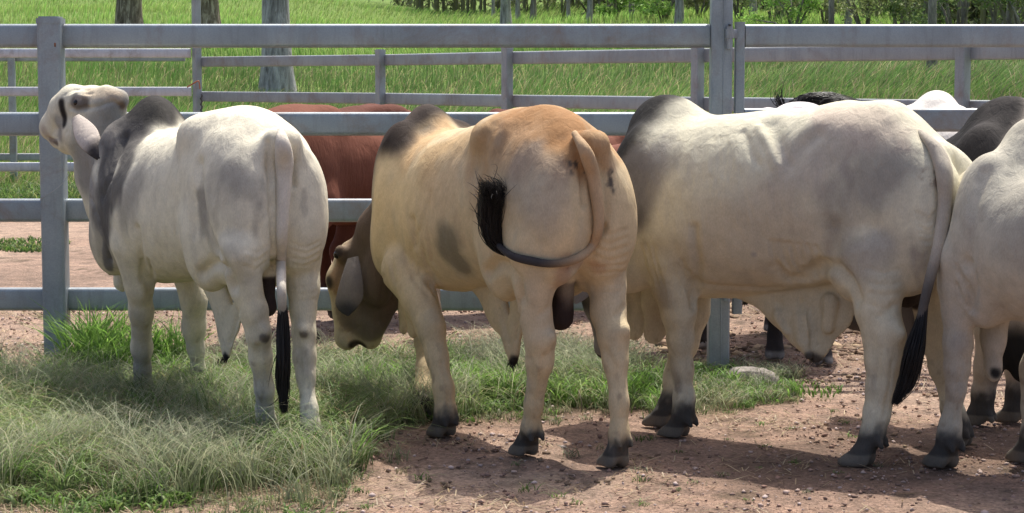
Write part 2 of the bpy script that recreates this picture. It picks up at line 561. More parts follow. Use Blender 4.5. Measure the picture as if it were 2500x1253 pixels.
def scatter(n, x0, x1, y0, y1, fn, seed):
    r = np.random.RandomState(seed); out = []
    tot = 0
    while tot < n:
        x = r.uniform(x0, x1, n); y = r.uniform(y0, y1, n)
        k = r.rand(n) < fn(x, y); out.append(np.stack([x[k], y[k]], 1)); tot += k.sum()
        if k.sum() == 0: break
    return np.concatenate(out)[:n]
def pal(n, cols, seed, var=.18):
    r = np.random.RandomState(seed); cols = np.array(cols, float)
    c = cols[r.randint(0, len(cols), n)]; return c * (1 + var * r.randn(n)[:, None])
def with_z(P): return np.column_stack([P, terrain(P[:, 0], P[:, 1])])
def clumpy(x, y): return np.clip(.25 + 1.1 * sstep(-.25, .35, ptn(x, y, 4.5, 71)), 0, 1)
vis = lambda x, y: (np.abs(px_of(x, y) - 1250) < 1420).astype(float)
# near, fine grey green stems
P = with_z(scatter(30000, -3.2, 1.7, 5.9, 10.4, lambda x, y: gmask(x, y) * clumpy(x, y) * vis(x, y), 11))
n = len(P)
tuft = sstep(-.3, .4, ptn(P[:, 0], P[:, 1], 3.0, 72))
near_edge = sstep(6.6, 7.6, P[:, 1])
rgt = sstep(1500, 1900, px_of(P[:, 0], P[:, 1]))
h = (.03 + .09 * tuft) * (.35 + 1.15 * rs.rand(n) ** 1.5) * (.55 + .45 * near_edge) * (1 - .55 * rgt)
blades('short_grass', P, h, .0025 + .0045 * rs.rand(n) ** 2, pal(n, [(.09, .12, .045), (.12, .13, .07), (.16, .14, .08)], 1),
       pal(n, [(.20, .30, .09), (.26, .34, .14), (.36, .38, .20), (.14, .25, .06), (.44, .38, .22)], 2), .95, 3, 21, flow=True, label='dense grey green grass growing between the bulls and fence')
P = with_z(scatter(9500, -3.2, 1.6, 6.6, 10.3, lambda x, y: gmask(x, y) ** 2 * sstep(-.1, .5, ptn(x, y, 2.4, 73)) * vis(x, y), 12))
n = len(P)
rgt = sstep(1450, 1850, px_of(P[:, 0], P[:, 1]))
blades('fine_grass_stems', P, (.18 + .24 * rs.rand(n)) * (1 - .65 * rgt), .0024 + .0012 * rs.rand(n), pal(n, [(.14, .17, .08)], 3),
       pal(n, [(.50, .52, .34), (.60, .57, .40), (.40, .47, .28)], 4), .9, 5, 22, flow=True, label='thin pale seed stems rising through the foreground grass', droop=1.3)
# separate tufts: blades fanning out of one root, one hue per tuft
def tufts(name, nt_, per, x0, x1, y0, y1, fn, hgt, wid, tips, seed, label, spread=1.0, rad=.022):
    r = np.random.RandomState(seed)
    Cn = scatter(nt_, x0, x1, y0, y1, fn, seed); k = len(Cn)
    hh = hgt * (.35 + .9 * r.rand(k) ** 1.3) * (1 - .6 * sstep(1380, 1850, px_of(Cn[:, 0], Cn[:, 1]))) * (.45 + .55 * sstep(6.5, 7.4, Cn[:, 1]))
    tip = pal(k, tips, seed + 1, .16)
    ki = np.repeat(np.arange(k), per); n = len(ki)
    P = Cn[ki] + r.randn(n, 2) * rad * (.5 + hh[ki][:, None] * 4); P = with_z(P)
    c1 = tip[ki] * (1 + .18 * r.randn(n)[:, None]); dead = r.rand(n) < .10; c1[dead] = np.array([.42, .34, .2])
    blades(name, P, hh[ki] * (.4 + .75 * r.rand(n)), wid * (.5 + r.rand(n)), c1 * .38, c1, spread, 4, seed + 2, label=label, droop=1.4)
gtip = [(.20, .34, .08), (.26, .38, .12), (.15, .28, .05), (.34, .42, .20), (.40, .44, .26), (.46, .42, .24), (.22, .40, .08)]
tufts('grass_tufts', 1150, 30, -3.2, 1.5, 6.3, 10.25, lambda x, y: gmask(x, y) ** 1.5 * (.15 + sstep(-.2, .3, ptn(x, y, 2.7, 272))) * vis(x, y), .28, .0045, gtip, 301, 'uneven green tufts in the grass around the bulls')
tufts('edge_tufts', 260, 18, -3.2, 1.6, 6.0, 9.6, lambda x, y: np.exp(-((gmask(x, y) - .35) / .22) ** 2) * vis(x, y), .09, .0035, gtip, 305, 'thin grass tufts where the grass gives way to dirt', 1.3)
# long arching blades in uneven tufts, and low broad leaved weeds
P = with_z(scatter(5200, -3.2, 1.4, 6.5, 10.2, lambda x, y: gmask(x, y) ** 2 * sstep(.0, .45, ptn(x, y, 3.1, 171)) * vis(x, y), 112))
n = len(P); rgt = sstep(1350, 1800, px_of(P[:, 0], P[:, 1]))
blades('arching_grass', P, (.15 + .17 * rs.rand(n)) * (1 - .6 * rgt), .0045 + .003 * rs.rand(n), pal(n, [(.12, .16, .05)], 13), pal(n, [(.32, .44, .14), (.42, .50, .22), (.24, .38, .09), (.52, .48, .26)], 14), 1.25, 6, 122, label='long arching grass blades over the short grass', droop=1.5, flow=True)
P = with_z(scatter(9000, -3.2, 1.4, 6.2, 10.2, lambda x, y: gmask(x, y) * sstep(.1, .4, ptn(x, y, 4.1, 173)) * vis(x, y), 113))
n = len(P)
blades('broad_weeds', P, .03 + .05 * rs.rand(n), .007 + .008 * rs.rand(n), pal(n, [(.08, .14, .03)], 15), pal(n, [(.20, .36, .07), (.15, .28, .05), (.30, .40, .12)], 16), 1.3, 3, 123, label='low broad leaved weeds among the grass')
# lush green clumps
def clumps(lst, seed):
    out = []; hh = []
    r = np.random.RandomState(seed)
    for px, Yc, rad, num, hgt in lst:
        xc = (px - 1250) / 4800 * Yc
        a = r.rand(num) * 6.28; q = np.sqrt(r.rand(num)) * rad
        out.append(np.stack([xc + np.cos(a) * q, Yc + np.sin(a) * q * 1.2], 1)); hh.append(hgt * (.45 + .6 * r.rand(num)))
    return with_z(np.concatenate(out)), np.concatenate(hh)
P, h = clumps([(225, 9.7, .15, 300, .50), (280, 9.6, .15, 300, .42), (330, 9.6, .10, 200, .28), (215, 9.95, .08, 120, .44), (410, 9.7, .12, 220, .42), (395, 9.4, .08, 120, .24), (570, 9.2, .16, 330, .20),
               (540, 8.9, .14, 260, .14), (640, 9.5, .2, 300, .20), (830, 9.3, .16, 300, .20), (900, 9.5, .2, 350, .19), (960, 9.2, .15, 260, .19), (1130, 9.3, .2, 420, .22), (1200, 9.1, .15, 260, .2),
               (1390, 9.5, .15, 320, .20), (1440, 9.1, .2, 420, .17), (1580, 9.3, .2, 420, .16), (1600, 9.0, .16, 260, .13), (1730, 9.5, .15, 200, .12), (1010, 8.9, .15, 240, .14), (820, 8.6, .2, 260, .14), (1870, 9.4, .2, 120, .07), (1960, 9.35, .2, 90, .06)], 5)
n = len(P)
blades('lush_grass', P, h, .007 + .007 * rs.rand(n), pal(n, [(.08, .14, .03)], 5), pal(n, [(.22, .42, .07), (.32, .52, .11), (.16, .32, .05)], 6), .65, 4, 23,
       label='bright green grass clumps along the foot of the fence')
# dry straw lying on the dirt
P = with_z(scatter(7500, -3.6, 3.4, 6.2, 13.5, lambda x, y: vis(x, y) * (.05 + sstep(.0, .5, ptn(x, y, 2.0, 77))), 13)); P[:, 2] += .004
n = len(P); az = rs.rand(n) * 6.28; L = .02 + .09 * rs.rand(n) ** 2; w = .0022
d = np.stack([np.cos(az) * L, np.sin(az) * L, rs.rand(n) * .02], 1); sd = np.stack([-np.sin(az) * w, np.cos(az) * w, 0 * az], 1)
V = np.stack([P - sd, P + sd, P + d + sd, P + d - sd], 1).reshape(-1, 3)
cs = pal(n, [(.42, .33, .2), (.3, .22, .13), (.5, .42, .28)], 8).repeat(4, 0)
o = np_mesh('straw', V, np.arange(4 * n).reshape(-1, 4), GRASS, None, cs, smooth=False); tag(o, 'dry straw bits scattered over the red dirt', kind='stuff')
# gravel
ph = (1 + 5 ** .5) / 2
ico = np.array([(-1, ph, 0), (1, ph, 0), (-1, -ph, 0), (1, -ph, 0), (0, -1, ph), (0, 1, ph), (0, -1, -ph), (0, 1, -ph), (ph, 0, -1), (ph, 0, 1), (-ph, 0, -1), (-ph, 0, 1)]) / 1.9
icf = np.array([(0, 11, 5), (0, 5, 1), (0, 1, 7), (0, 7, 10), (0, 10, 11), (1, 5, 9), (5, 11, 4), (11, 10, 2), (10, 7, 6), (7, 1, 8), (3, 9, 4), (3, 4, 2), (3, 2, 6), (3, 6, 8), (3, 8, 9), (4, 9, 5), (2, 4, 11), (6, 2, 10), (8, 6, 7), (9, 8, 1)])
P = with_z(scatter(15000, -3.4, 3.4, 6.0, 13.0, lambda x, y: vis(x, y) * (.25 + .75 * sstep(-.3, .4, ptn(x, y, 3, 79))) * (1 - .9 * gmask(x, y)), 14))
n = len(P); sz = .0022 + .0085 * rs.rand(n) ** 4
V = ico[None] * (1 + .3 * rs.randn(n, 12, 1)) * (sz[:, None, None] * (np.array([1, 1, .6]) + .3 * rs.rand(n, 1, 3)))
V = (V + P[:, None] + np.array([0, 0, .002])).reshape(-1, 3)
F = (icf[None] + (np.arange(n) * 12)[:, None, None]).reshape(-1, 3)
cs = pal(n, [(.33, .22, .17), (.26, .16, .12), (.40, .30, .25), (.45, .36, .33), (.20, .13, .10)], 9, .12).repeat(12, 0)
STONE = leafy_mat('stone', 0.0, .8)
o = np_mesh('gravel', V, F, STONE, None, cs, smooth=False); tag(o, 'small reddish stones strewn over the yard', kind='stuff')
# clods and hay litter on the right behind the gate
P = with_z(np.concatenate([scatter(2600, .8, 4.2, 10.2, 14.0, lambda x, y: sstep(-.1, .4, ptn(x, y, 2.5, 83)), 15), scatter(420, -1.2, 2.4, 6.2, 10.0, lambda x, y: sstep(.15, .45, ptn(x, y, 3.5, 84)) * (1 - gmask(x, y)), 16)]))
n = len(P); sz = (.008 + .022 * rs.rand(n) ** 2) * np.where(P[:, 1] < 10.05, .45, 1.0)
V = ico[None] * (1 + .35 * rs.randn(n, 12, 1)) * (sz[:, None, None] * np.array([1.2, 1.2, .6])); V = (V + P[:, None]).reshape(-1, 3)
F = (icf[None] + (np.arange(n) * 12)[:, None, None]).reshape(-1, 3)
o = np_mesh('dirt_clods', V, F, STONE, None, pal(n, [(.14, .09, .06), (.22, .15, .10), (.30, .22, .14)], 10).repeat(12, 0), smooth=False); tag(o, 'crumbly dark dung and dirt clods in the yard', kind='stuff')

# far pasture
def band(n, y0, y1, hh, w, seed, cols, seg=2, lean=.5, wind=(.15, 0), dens=None, name='pasture_grass', label=None):
    r = np.random.RandomState(seed)
    y = y0 * (y1 / y0) ** r.rand(n * 2); x = y * r.uniform(-.30, .30, n * 2)
    k = y > back_y(x) + .1
    if dens is not None: k &= r.rand(n * 2) < dens(x, y)
    P = np.stack([x[k], y[k]], 1)[:n]; m = len(P); P = with_z(P)
    pt = ptn(P[:, 0], P[:, 1], .35, 90); big = ptn(P[:, 0], P[:, 1], .12, 93)
    sc = (P[:, 1] / 25) ** .6
    H = hh * (.6 + .7 * r.rand(m)) * (1 + .5 * pt)
    c1 = pal(m, cols, seed + 1) * (1 + .30 * pt + .45 * big)[:, None]
    dry = (sstep(-.2, .5, big + .3 * r.randn(m)) * .5)[:, None]
    c1 = c1 * (1 - dry) + np.array([.27, .27, .09]) * dry
    blades(name, P, H, w * sc, c1 * .55, c1, lean, seg, seed, label=label, wind=wind)
band(125000, 14, 34, .18, .0065, 31, [(.22, .42, .07), (.27, .50, .10), (.16, .34, .06), (.38, .50, .15)], label='tall green pasture grass right behind the back fence')
band(100000, 32, 105, .32, .014, 32, [(.26, .50, .10), (.34, .58, .13), (.20, .42, .08), (.44, .57, .19)], label='green pasture grass on the rising hillside')
band(20000, 14, 50, .40, .009, 33, [(.48, .40, .22), (.55, .48, .28), (.40, .32, .18)], seg=4, lean=.7, wind=(.30, 0), name='grass_seed_heads', label='tan nodding seed heads above the pasture grass')
# weeds at the foot of the back fence and patch in the yard
P, h = clumps([(20, 23.5, 1.0, 900, .34), (70, 23.0, .8, 700, .32), (110, 23.8, .8, 500, .3), (40, 17.6, .45, 500, .07), (75, 17.2, .3, 300, .06), (1010, 20.5, .5, 200, .5), (1110, 20, .5, 200, .45), (900, 21.4, .6, 200, .45)], 6)
n = len(P)
blades('weeds', P, h, .013 + .008 * rs.rand(n), pal(n, [(.05, .09, .02)], 5), pal(n, [(.10, .22, .04), (.2, .34, .08), (.07, .15, .03), (.3, .34, .12)], 6), .8, 3, 24, label='dark leafy weeds below the back fence')

# ------------------------------------------------------------------ steel fences
def steel(name, base, rough=.42, metal=.35, streak=True):
    m, nt, b = new_mat(name)
    tc = N(nt, 'ShaderNodeTexCoord').outputs['Object']
    n1 = noise(nt, tc, 3.5, 6, .6); mp = N(nt, 'ShaderNodeMapping'); mp.inputs['Scale'].default_value = (9, 9, 1.2); nt.links.new(tc, mp.inputs[0])
    n2 = noise(nt, mp.outputs[0], 3.0, 5, .65); n3 = noise(nt, tc, 130, 3)
    r1 = ramp(nt, n1.outputs[0], [(.3, tuple(x * .84 for x in base)), (.7, tuple(x * 1.10 for x in base))])
    r2 = ramp(nt, n2.outputs[0], [(.28, (.80, .78, .75)), (.5, (1, 1, 1)), (.74, (1.0, 1, 1)), (.80, (1.2, 1.2, 1.2))])
    n4 = noise(nt, tc, 2.2, 8, .75, .5); r4 = ramp(nt, n4.outputs[0], [(.52, 0.0), (.68, .7)])
    c = mixc(nt, .8, r1.outputs[0], mixc(nt, 1.0, r1.outputs[0], r2.outputs[0], 'MULTIPLY'))
    r3 = ramp(nt, n3.outputs[0], [(.3, .86), (.7, 1.08)]); c = mixc(nt, .7, c, mixc(nt, 1.0, c, r3.outputs[0], 'MULTIPLY'))
    c = mixc(nt, r4.outputs[0], c, (.23, .18, .145))
    nt.links.new(c, b.inputs['Base Color'])
    b.inputs['Metallic'].default_value = metal
    rr = ramp(nt, n1.outputs[0], [(.3, rough + .12), (.7, rough - .08)]); nt.links.new(rr.outputs[0], b.inputs['Roughness'])
    bump(nt, b, n3.outputs[0], .12, .001)
    return m
ZINC = steel('galvanised_steel', (.30, .345, .37)); ZINC2 = steel('weathered_galvanised_steel', (.33, .355, .36), .5, .25)
ZINC3 = steel('sunlit_galvanised_steel', (.55, .57, .58), .35, .35)  # base colour lightened to stand in for sunlight on the side fence rails
DARKSTEEL = simple('dark_steel', (.09, .085, .08), .5, .6, 30, .3); RUST = simple('rusty_steel', (.30, .13, .07), .75, .2, 40, .4)
def bar(a, b, hgt, thk, rad=.018, n=5, up=(0, 0, 1), capped=True, sag=0):
    """rounded rectangular tube between two points -> V,F(quads),ends"""
    a, b = np.array(a, float), np.array(b, float); t = b - a; t /= np.linalg.norm(t)
    up = np.array(up, float); s = np.cross(t, up); s /= np.linalg.norm(s); u = np.cross(s, t)
    pr = []
    for cx, cy, a0 in ((1, 1, 0), (-1, 1, 90), (-1, -1, 180), (1, -1, 270)):
        for k in range(n + 1):
            an = math.radians(a0 + 90 * k / n)
            pr.append((cx * (thk / 2 - rad) + rad * math.cos(an), cy * (hgt / 2 - rad) + rad * math.sin(an)))
    m = len(pr)
    V = np.array([p + s * x + u * y for p in (a, b) for x, y in pr])
    F = [[i, (i + 1) % m, m + (i + 1) % m, m + i] for i in range(m)]
    for o, rev in ((0, True), (m, False)):
        for i in range(0, m // 2 - 1):
            q = [o + i, o + i + 1, o + m - 2 - i, o + m - 1 - i]; F.append(q[::-1] if rev else q)
    return V, np.array(F)
def mb(name, parts, mat, parent=None, off=(0, 0, 0)):
    V, F = merge(parts); V = V - np.array(off)
    o = np_mesh(name, V, F, mat, parent, smooth=True)
    o.data.polygons.foreach_set('use_smooth', np.ones(len(o.data.polygons), bool))
    try: o.data.set_sharp_from_angle(angle=math.radians(50))
    except Exception: pass
    return o
def post(root, x, y, h, w=.115, dpt=.115, mat=ZINC, rot=0, cap=True, r=.012, name='post'):
    up = (math.cos(rot), math.sin(rot), 0)
    ox, oy = root.location.x, root.location.y
    p = mb(name, [bar((x, y, -.1), (x, y, h), w, dpt, r, 4, up)], mat, root, (ox, oy, 0))
    if cap:
        cp = mb('post_cap', [bar((x, y, h - .022), (x, y, h + .004), w + .008, dpt + .008, r + .004, 4, up), bar((x, y, h + .004), (x, y, h + .013), w - .012, dpt - .012, r + .002, 4, up)], mat, p, (ox, oy, 0))
    return p
FZ = [1.712, 1.265, .823, .365]; RH = .120
fence = empty('yard_fence', (-2.37, 10.06, 0)); tag(fence, 'long grey steel rail fence the bulls stand against, with capped post at left', 'fence')
for z in FZ:
    for x0, x1 in ((-6.3, -2.383), (-2.293, 1.005)):
        mb('rail', [bar((x0, 10.06, z), (x1, 10.06, z), RH, .046, .021, 6)], ZINC, fence, fence.location)
post(fence, -2.338, 10.03, 1.795, .118, .13, r=.016)
post(fence, -5.3, 10.03, 1.795, .118, .13)
tp = post(fence, 1.062, 10.05, 3.4, .108, .108, cap=False, r=.012, name='tall_post')
mb('weld_bead', [bar((1.070, 9.993, .0), (1.070, 9.993, 3.38), .006, .004, .0015, 2, (1, 0, 0))], ZINC, tp, fence.location)
o = mb('rust_mark', [bar((-2.303, 9.9635, 1.655), (-2.303, 9.9635, 1.675), .009, .003, .001, 2, (1, 0, 0))], RUST, fence, fence.location)
gate = empty('yard_gate', (1.155, 10.06, 0)); tag(gate, 'grey steel yard gate hinged on the tall post, behind the silver grey bull', 'gate')
mb('stile', [bar((1.158, 10.06, .29), (1.158, 10.06, 1.782), .05, .05, .008, 4, (1, 0, 0))], ZINC, gate, gate.location)
for z, hh in ((1.712, .116), (1.285, .12), (.84, .12), (.40, .10)):
    mb('gate_rail', [bar((1.186, 10.06, z), (5.1, 10.06, z), hh, .044, .020, 6)], ZINC, gate, gate.location)
mb('stile', [bar((5.13, 10.06, .29), (5.13, 10.06, 1.782), .05, .05, .008, 4, (1, 0, 0))], ZINC, gate, gate.location)
for z in (1.70, .42):
    hg = mb('hinge', [tube([(1.098, 9.975, z - .055), (1.098, 9.975, z + .058)], [.016, .016], 14), tube([(1.098, 9.975, z - .002), (1.098, 9.975, z + .045)], [.022, .022], 14)], ZINC, gate, gate.location)
    mb('hinge_strap', [bar((1.100, 9.985, z + .022), (1.140, 10.03, z + .022), .045, .008, .002, 2)], ZINC, hg, gate.location)
    mb('hinge_pin', [tube([(1.098, 9.975, z + .058), (1.098, 9.975, z + .068)], [.008, .008], 10)], DARKSTEEL, hg, gate.location)

def oblique(name, label, pts, hts, tops, mat, rh, hp, w=.09, thk=.045, rot=None, skip=()):
    root = empty(name, (pts[0][0], pts[0][1], 0)); tag(root, label, 'fence')
    for (x0, y0), (x1, y1) in zip(pts[:-1], pts[1:]):
        for z in hts:
            mb('rail', [bar((x0, y0, z), (x1, y1, z), rh, thk, .018, 4)], mat, root, root.location)
    d = np.array(pts[-1]) - np.array(pts[0]); an = math.atan2(d[1], d[0])
    for i, (x, y) in enumerate(pts):
        if i in skip: continue
        nx, ny = math.sin(an), -math.cos(an)
        post(root, x - nx * .06, y - ny * .06, tops[i] if i < len(tops) else hp, w, w, mat, rot=an)
    return root
oblique('slanting_fence', 'grey rail fence running obliquely away behind the yard, four rails high',
        [(5.4, 12.1), (3.44, 14.9), (1.67, 17.3), (0.0, 19.5), (-1.41, 21.9), (-3.83, 24.35)], [1.695, 1.27, .82, .37], [1.80, 1.80, 1.80, 1.80, 1.80, 3.6], ZINC2, .125, 1.8)
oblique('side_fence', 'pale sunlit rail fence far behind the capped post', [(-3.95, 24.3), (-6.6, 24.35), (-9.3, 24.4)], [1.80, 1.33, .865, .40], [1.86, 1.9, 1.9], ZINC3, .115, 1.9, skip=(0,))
oblique('farthest_fence', 'dull grey rail fence showing just below the pale sunlit rails', [(-4.45, 26.9), (-6.8, 26.9), (-10.0, 26.9)], [1.77, 1.32, .87, .42], [1.8, 1.85, 1.85], ZINC2, .10, 1.85, skip=(0,))
hk = mb('wire_hook', [tube([(-3.98, 24.18, 1.385), (-3.86, 24.16, 1.455), (-3.835, 24.16, 1.46), (-3.825, 24.16, 1.42), (-3.82, 24.16, 1.36)], [.009] * 5, 8)], simple('copper_red_steel', (.42, .15, .07), .5, .5))
tag(hk, 'bent rusty orange hook hanging on the tall corner post', 'hook')
ch = mb('chain', [tube([(-3.80, 24.13, 1.30 - .035 * i), (-3.80 + .008 * (-1) ** i, 24.13, 1.28 - .035 * i), (-3.80, 24.13, 1.262 - .035 * i)], [.009, .013, .009], 6) for i in range(9)], DARKSTEEL)
tag(ch, 'dark chain hanging down the tall corner post', 'chain')
a = [at(172, 395, 9.95), at(168, 425, 9.94), at(150, 450, 9.93), at(125, 470, 9.93), at(108, 480, 9.95), at(98, 487, 9.97)]
pth = crm([tuple(q) for q in a], 6)
wr = mb('loose_wire', [tube(pth, np.full(len(pth), .0016), 5)], simple('pale_wire', (.42, .42, .42), .5, .3)); tag(wr, 'thin pale wire curving round the capped fence post', 'wire')
# rock in the grass by the tall post
u = np.linspace(0, np.pi, 22); v = np.linspace(0, 2 * np.pi, 40, endpoint=False)
U, Vv = np.meshgrid(u, v, indexing='ij')
S = np.stack([np.sin(U) * np.cos(Vv), np.sin(U) * np.sin(Vv), np.cos(U)], -1).reshape(-1, 3)
S = S * (1 + .16 * fbm(S * 2.2, 4))[:, None] + .02 * (fbm(S * 9, 6))[:, None]
RV = S * np.array([.15, .11, .055])
RF = np.array([[i * 40 + k, i * 40 + (k + 1) % 40, (i + 1) * 40 + (k + 1) % 40, (i + 1) * 40 + k] for i in range(21) for k in range(40)])
o = np_mesh('rock', RV, RF, simple('grey_rock', (.25, .22, .19), .9, 0, 25, .35, 60, .6)); o.location = (1.20, 9.66, .012); o.rotation_euler = (0, math.radians(8), -.35)
tag(o, 'flat grey rock in the grass at the foot of the tall post', 'rock')

# ------------------------------------------------------------------ trees
def bark(name, c0, c1, c2, sc=1.0):
    m, nt, b = new_mat(name)
    tc = N(nt, 'ShaderNodeTexCoord').outputs['Object']
    mp = N(nt, 'ShaderNodeMapping'); mp.inputs['Scale'].default_value = (4 * sc, 4 * sc, .9 * sc); nt.links.new(tc, mp.inputs[0])
    n1 = noise(nt, mp.outputs[0], 1.6, 6, .65, .8); n2 = noise(nt, mp.outputs[0], 9, 4, .6)
    r = ramp(nt, n1.outputs[0], [(.34, c0), (.50, c1), (.64, c2)])
    r2 = ramp(nt, n2.outputs[0], [(.3, .7), (.6, 1.05)]); c = mixc(nt, 1.0, r.outputs[0], r2.outputs[0], 'MULTIPLY')
    nt.links.new(c, b.inputs['Base Color']); b.inputs['Roughness'].default_value = .9
    bump(nt, b, n2.outputs[0], .8, .03); return m
BARKS = [bark('mottled_bark', (.07, .05, .035), (.22, .18, .13), (.52, .46, .36)), bark('pale_bark', (.26, .23, .21), (.45, .42, .39), (.62, .60, .57)), bark('grey_bark', (.10, .085, .07), (.22, .2, .17), (.36, .33, .3)),
         bark('silvery_bark', (.15, .14, .13), (.34, .33, .315), (.50, .49, .475))]
def leaf_cloud(cen, rad, n, size, cols, seed, shell=.5, elong=1.0):
    r = np.random.RandomState(seed)
    cen = np.atleast_2d(cen); k = r.randint(0, len(cen), n); d = r.randn(n, 3); d /= np.linalg.norm(d, axis=1, keepdims=True)
    q = (shell + (1 - shell) * r.rand(n)) ** .7 * (r.rand(n) ** .25)
    P = cen[k] + d * q[:, None] * np.asarray(rad)[k]
    a = r.randn(n, 3); a /= np.linalg.norm(a, axis=1, keepdims=True); b = np.cross(a, r.randn(n, 3)); b /= np.linalg.norm(b, axis=1, keepdims=True)
    s = (size * (.5 + r.rand(n)))[:, None]; a = a * s * elong; b = b * s * .45
    V = np.stack([P - a, P - b * .9, P + a, P + b], 1).reshape(-1, 3)
    cl = pal(n, cols, seed + 3, .2) * (1 + .35 * (vnoise(P * .9, seed) + .4 * vnoise(P * 3, seed + 1)))[:, None]
    return V, np.arange(4 * n).reshape(-1, 4), np.clip(cl, .005, 1).repeat(4, 0)
def tree(px, d, wid, hgt, bk, label, group, seed, lean=0, crown_n=1500, leaf=.10, cols=((.07, .11, .035), (.11, .15, .05), (.16, .19, .08)), crown_z=.55, crad=2.2, low=()):
    r = np.random.RandomState(seed); x = (px - 1250) / 4800 * d; z0 = float(terrain(x, d))
    root = empty('gum_tree', (x, d, z0)); tag(root, label, 'tree', group)
    path = []; m = 14
    for i in range(m):
        t = i / (m - 1); path.append((lean * t * hgt + .10 * wid * r.randn() * (1 if i else 0), .1 * wid * r.randn(), -.3 + t * hgt))
    path = np.array(path); rad = wid / 2 * (1 + .45 * np.exp(-np.linspace(0, hgt, m) / .5)) * (1 - .75 * np.linspace(0, 1, m))
    V, F = tube(crm([(*p, q) for p, q in zip(path, rad)], 3)[:, :3], crm([(*p, q) for p, q in zip(path, rad)], 3)[:, 3], 14)
    V = V + (np.array([1, 1, 0]) * .05 * wid * fbm(V * np.array([6, 6, 1.5]) / wid * .5, seed)[:, None])
    tr = np_mesh('trunk', V, F, BARKS[bk], root)
    cen, rr = [], []
    for i in range(7):
        t = crown_z + (1 - crown_z) * r.rand(); p0 = path[int(t * (m - 1))]
        a = r.rand() * 6.28; L = hgt * .22 * (.5 + r.rand()); p1 = p0 + np.array([math.cos(a) * L, math.sin(a) * L, L * .8])
        mid = (p0 + p1) / 2 + np.array([0, 0, -.1 * L])
        lv, lf = tube([p0, mid, p1], [wid * .14, wid * .10, wid * .04], 8); np_mesh('limb', lv, lf, BARKS[bk], tr)
        cen.append(p1); rr.append(crad * (.5 + .5 * r.rand()) * np.array([1, 1, .7]))
    for (lx, lz, lr) in low: cen.append(np.array([lx, 0, lz])); rr.append(lr * np.array([1, 1, .8]))
    V, F, C = leaf_cloud(np.array(cen), np.array(rr), crown_n, leaf, cols, seed + 50, .1, 1.3)
    np_mesh('crown', V, F, LEAF, root, C, smooth=False)
    return root
tree(326, 60, .84, 17, 0, 'thick mottled brown and cream trunk above the capped post', 'trees on the green slope', 1)
tree(528, 63, .66, 17, 0, 'half brown half pale trunk right beside the tall corner post', 'trees on the green slope', 2)
tree(680, 42.7, .68, 14, 3, 'thickest silvery trunk with rough dark foot, between the left bulls', 'trees on the green slope', 3)
tree(1237, 79, .42, 15, 3, 'slim pale grey trunk standing alone at the edge of the wood', 'trees on the green slope', 4)
G2 = 'slim trees at the front of the wood'
tree(1435, 74, .22, 13, 3, 'pale slender tree leading into the wood, left of the round green bush', G2, 5, .01)
tree(1655, 66, .28, 14, 3, 'smooth silvery tree just left of the tall gate post', G2, 6)
tree(2270, 39, .185, 11, 2, 'dark trunk with sunlit edge reaching down into the pasture, right', G2, 7, .002, low=())
tree(2028, 52, .16, 11, 2, 'nearly black thin trunk right of the bright green bush', G2, 8)
LT = ['thin bare pale trunk, leftmost of the wood', 'thin pale trunk a little right of the lone grey trunk', 'thin twisting dark trunk among pale ones in the left wood', 'thin grey trunk left of the leafy dark bush', 'slender brown trunk behind the leafy dark bush',
      'thin pale trunk just right of the tall gate post', 'thin dark trunk between two bushes right of the gate post', 'thin white trunk right of the bright green bush', 'thin brown trunk left of the sunlit edged trunk', 'thin dark trunk in the shade at the far right', 'rightmost thin grey trunk of the wood']
for i, (px, d) in enumerate([(1205, 92), (1263, 88), (1300, 86), (1388, 84), (1540, 80), (1835, 70), (1905, 66), (2065, 60), (2205, 56), (2345, 50), (2460, 47)]):
    tree(px, d, .16 + .05 * (i % 3), 12, (3, 3, 2, 1, 2, 3, 2, 3, 0, 2, 2)[i], LT[i], 'thin trees of the wood', 20 + i, .015 * ((i % 3) - 1), 500, .12)
def bush(px, d, w, h, cols, label, seed, n=2600, leaf=.055):
    r = np.random.RandomState(seed); x = (px - 1250) / 4800 * d; z0 = float(terrain(x, d))
    root = empty('bush', (x, d, z0)); tag(root, label, 'bush', 'bushes at the edge of the wood')
    cen = [np.array([w * .42 * r.randn(), w * .25 * r.randn(), h * (.15 + .75 * r.rand())]) for _ in range(10)]; rr = [w * (.22 + .22 * r.rand()) * np.array([1, 1, .8]) for _ in cen]
    V, F, C = leaf_cloud(np.array(cen), np.array(rr), n, leaf, cols, seed, .2, 1.2)
    st = merge([tube([(0, 0, -.2), c_ * .5 + np.array([.05 * w, 0, .1]), c_], [.05, .035, .012], 6) for c_ in cen[:6]])
    np_mesh('stems', st[0], st[1], BARKS[2], root)
    np_mesh('foliage', V, F, LEAF, root, C, smooth=False)
OL = ((.20, .24, .09), (.30, .32, .14), (.12, .15, .05)); BRT = ((.28, .48, .10), (.36, .54, .14), (.20, .36, .07)); DKG = ((.09, .15, .045), (.15, .22, .07), (.20, .26, .09)); YG = ((.40, .46, .19), (.50, .54, .26), (.25, .32, .11))
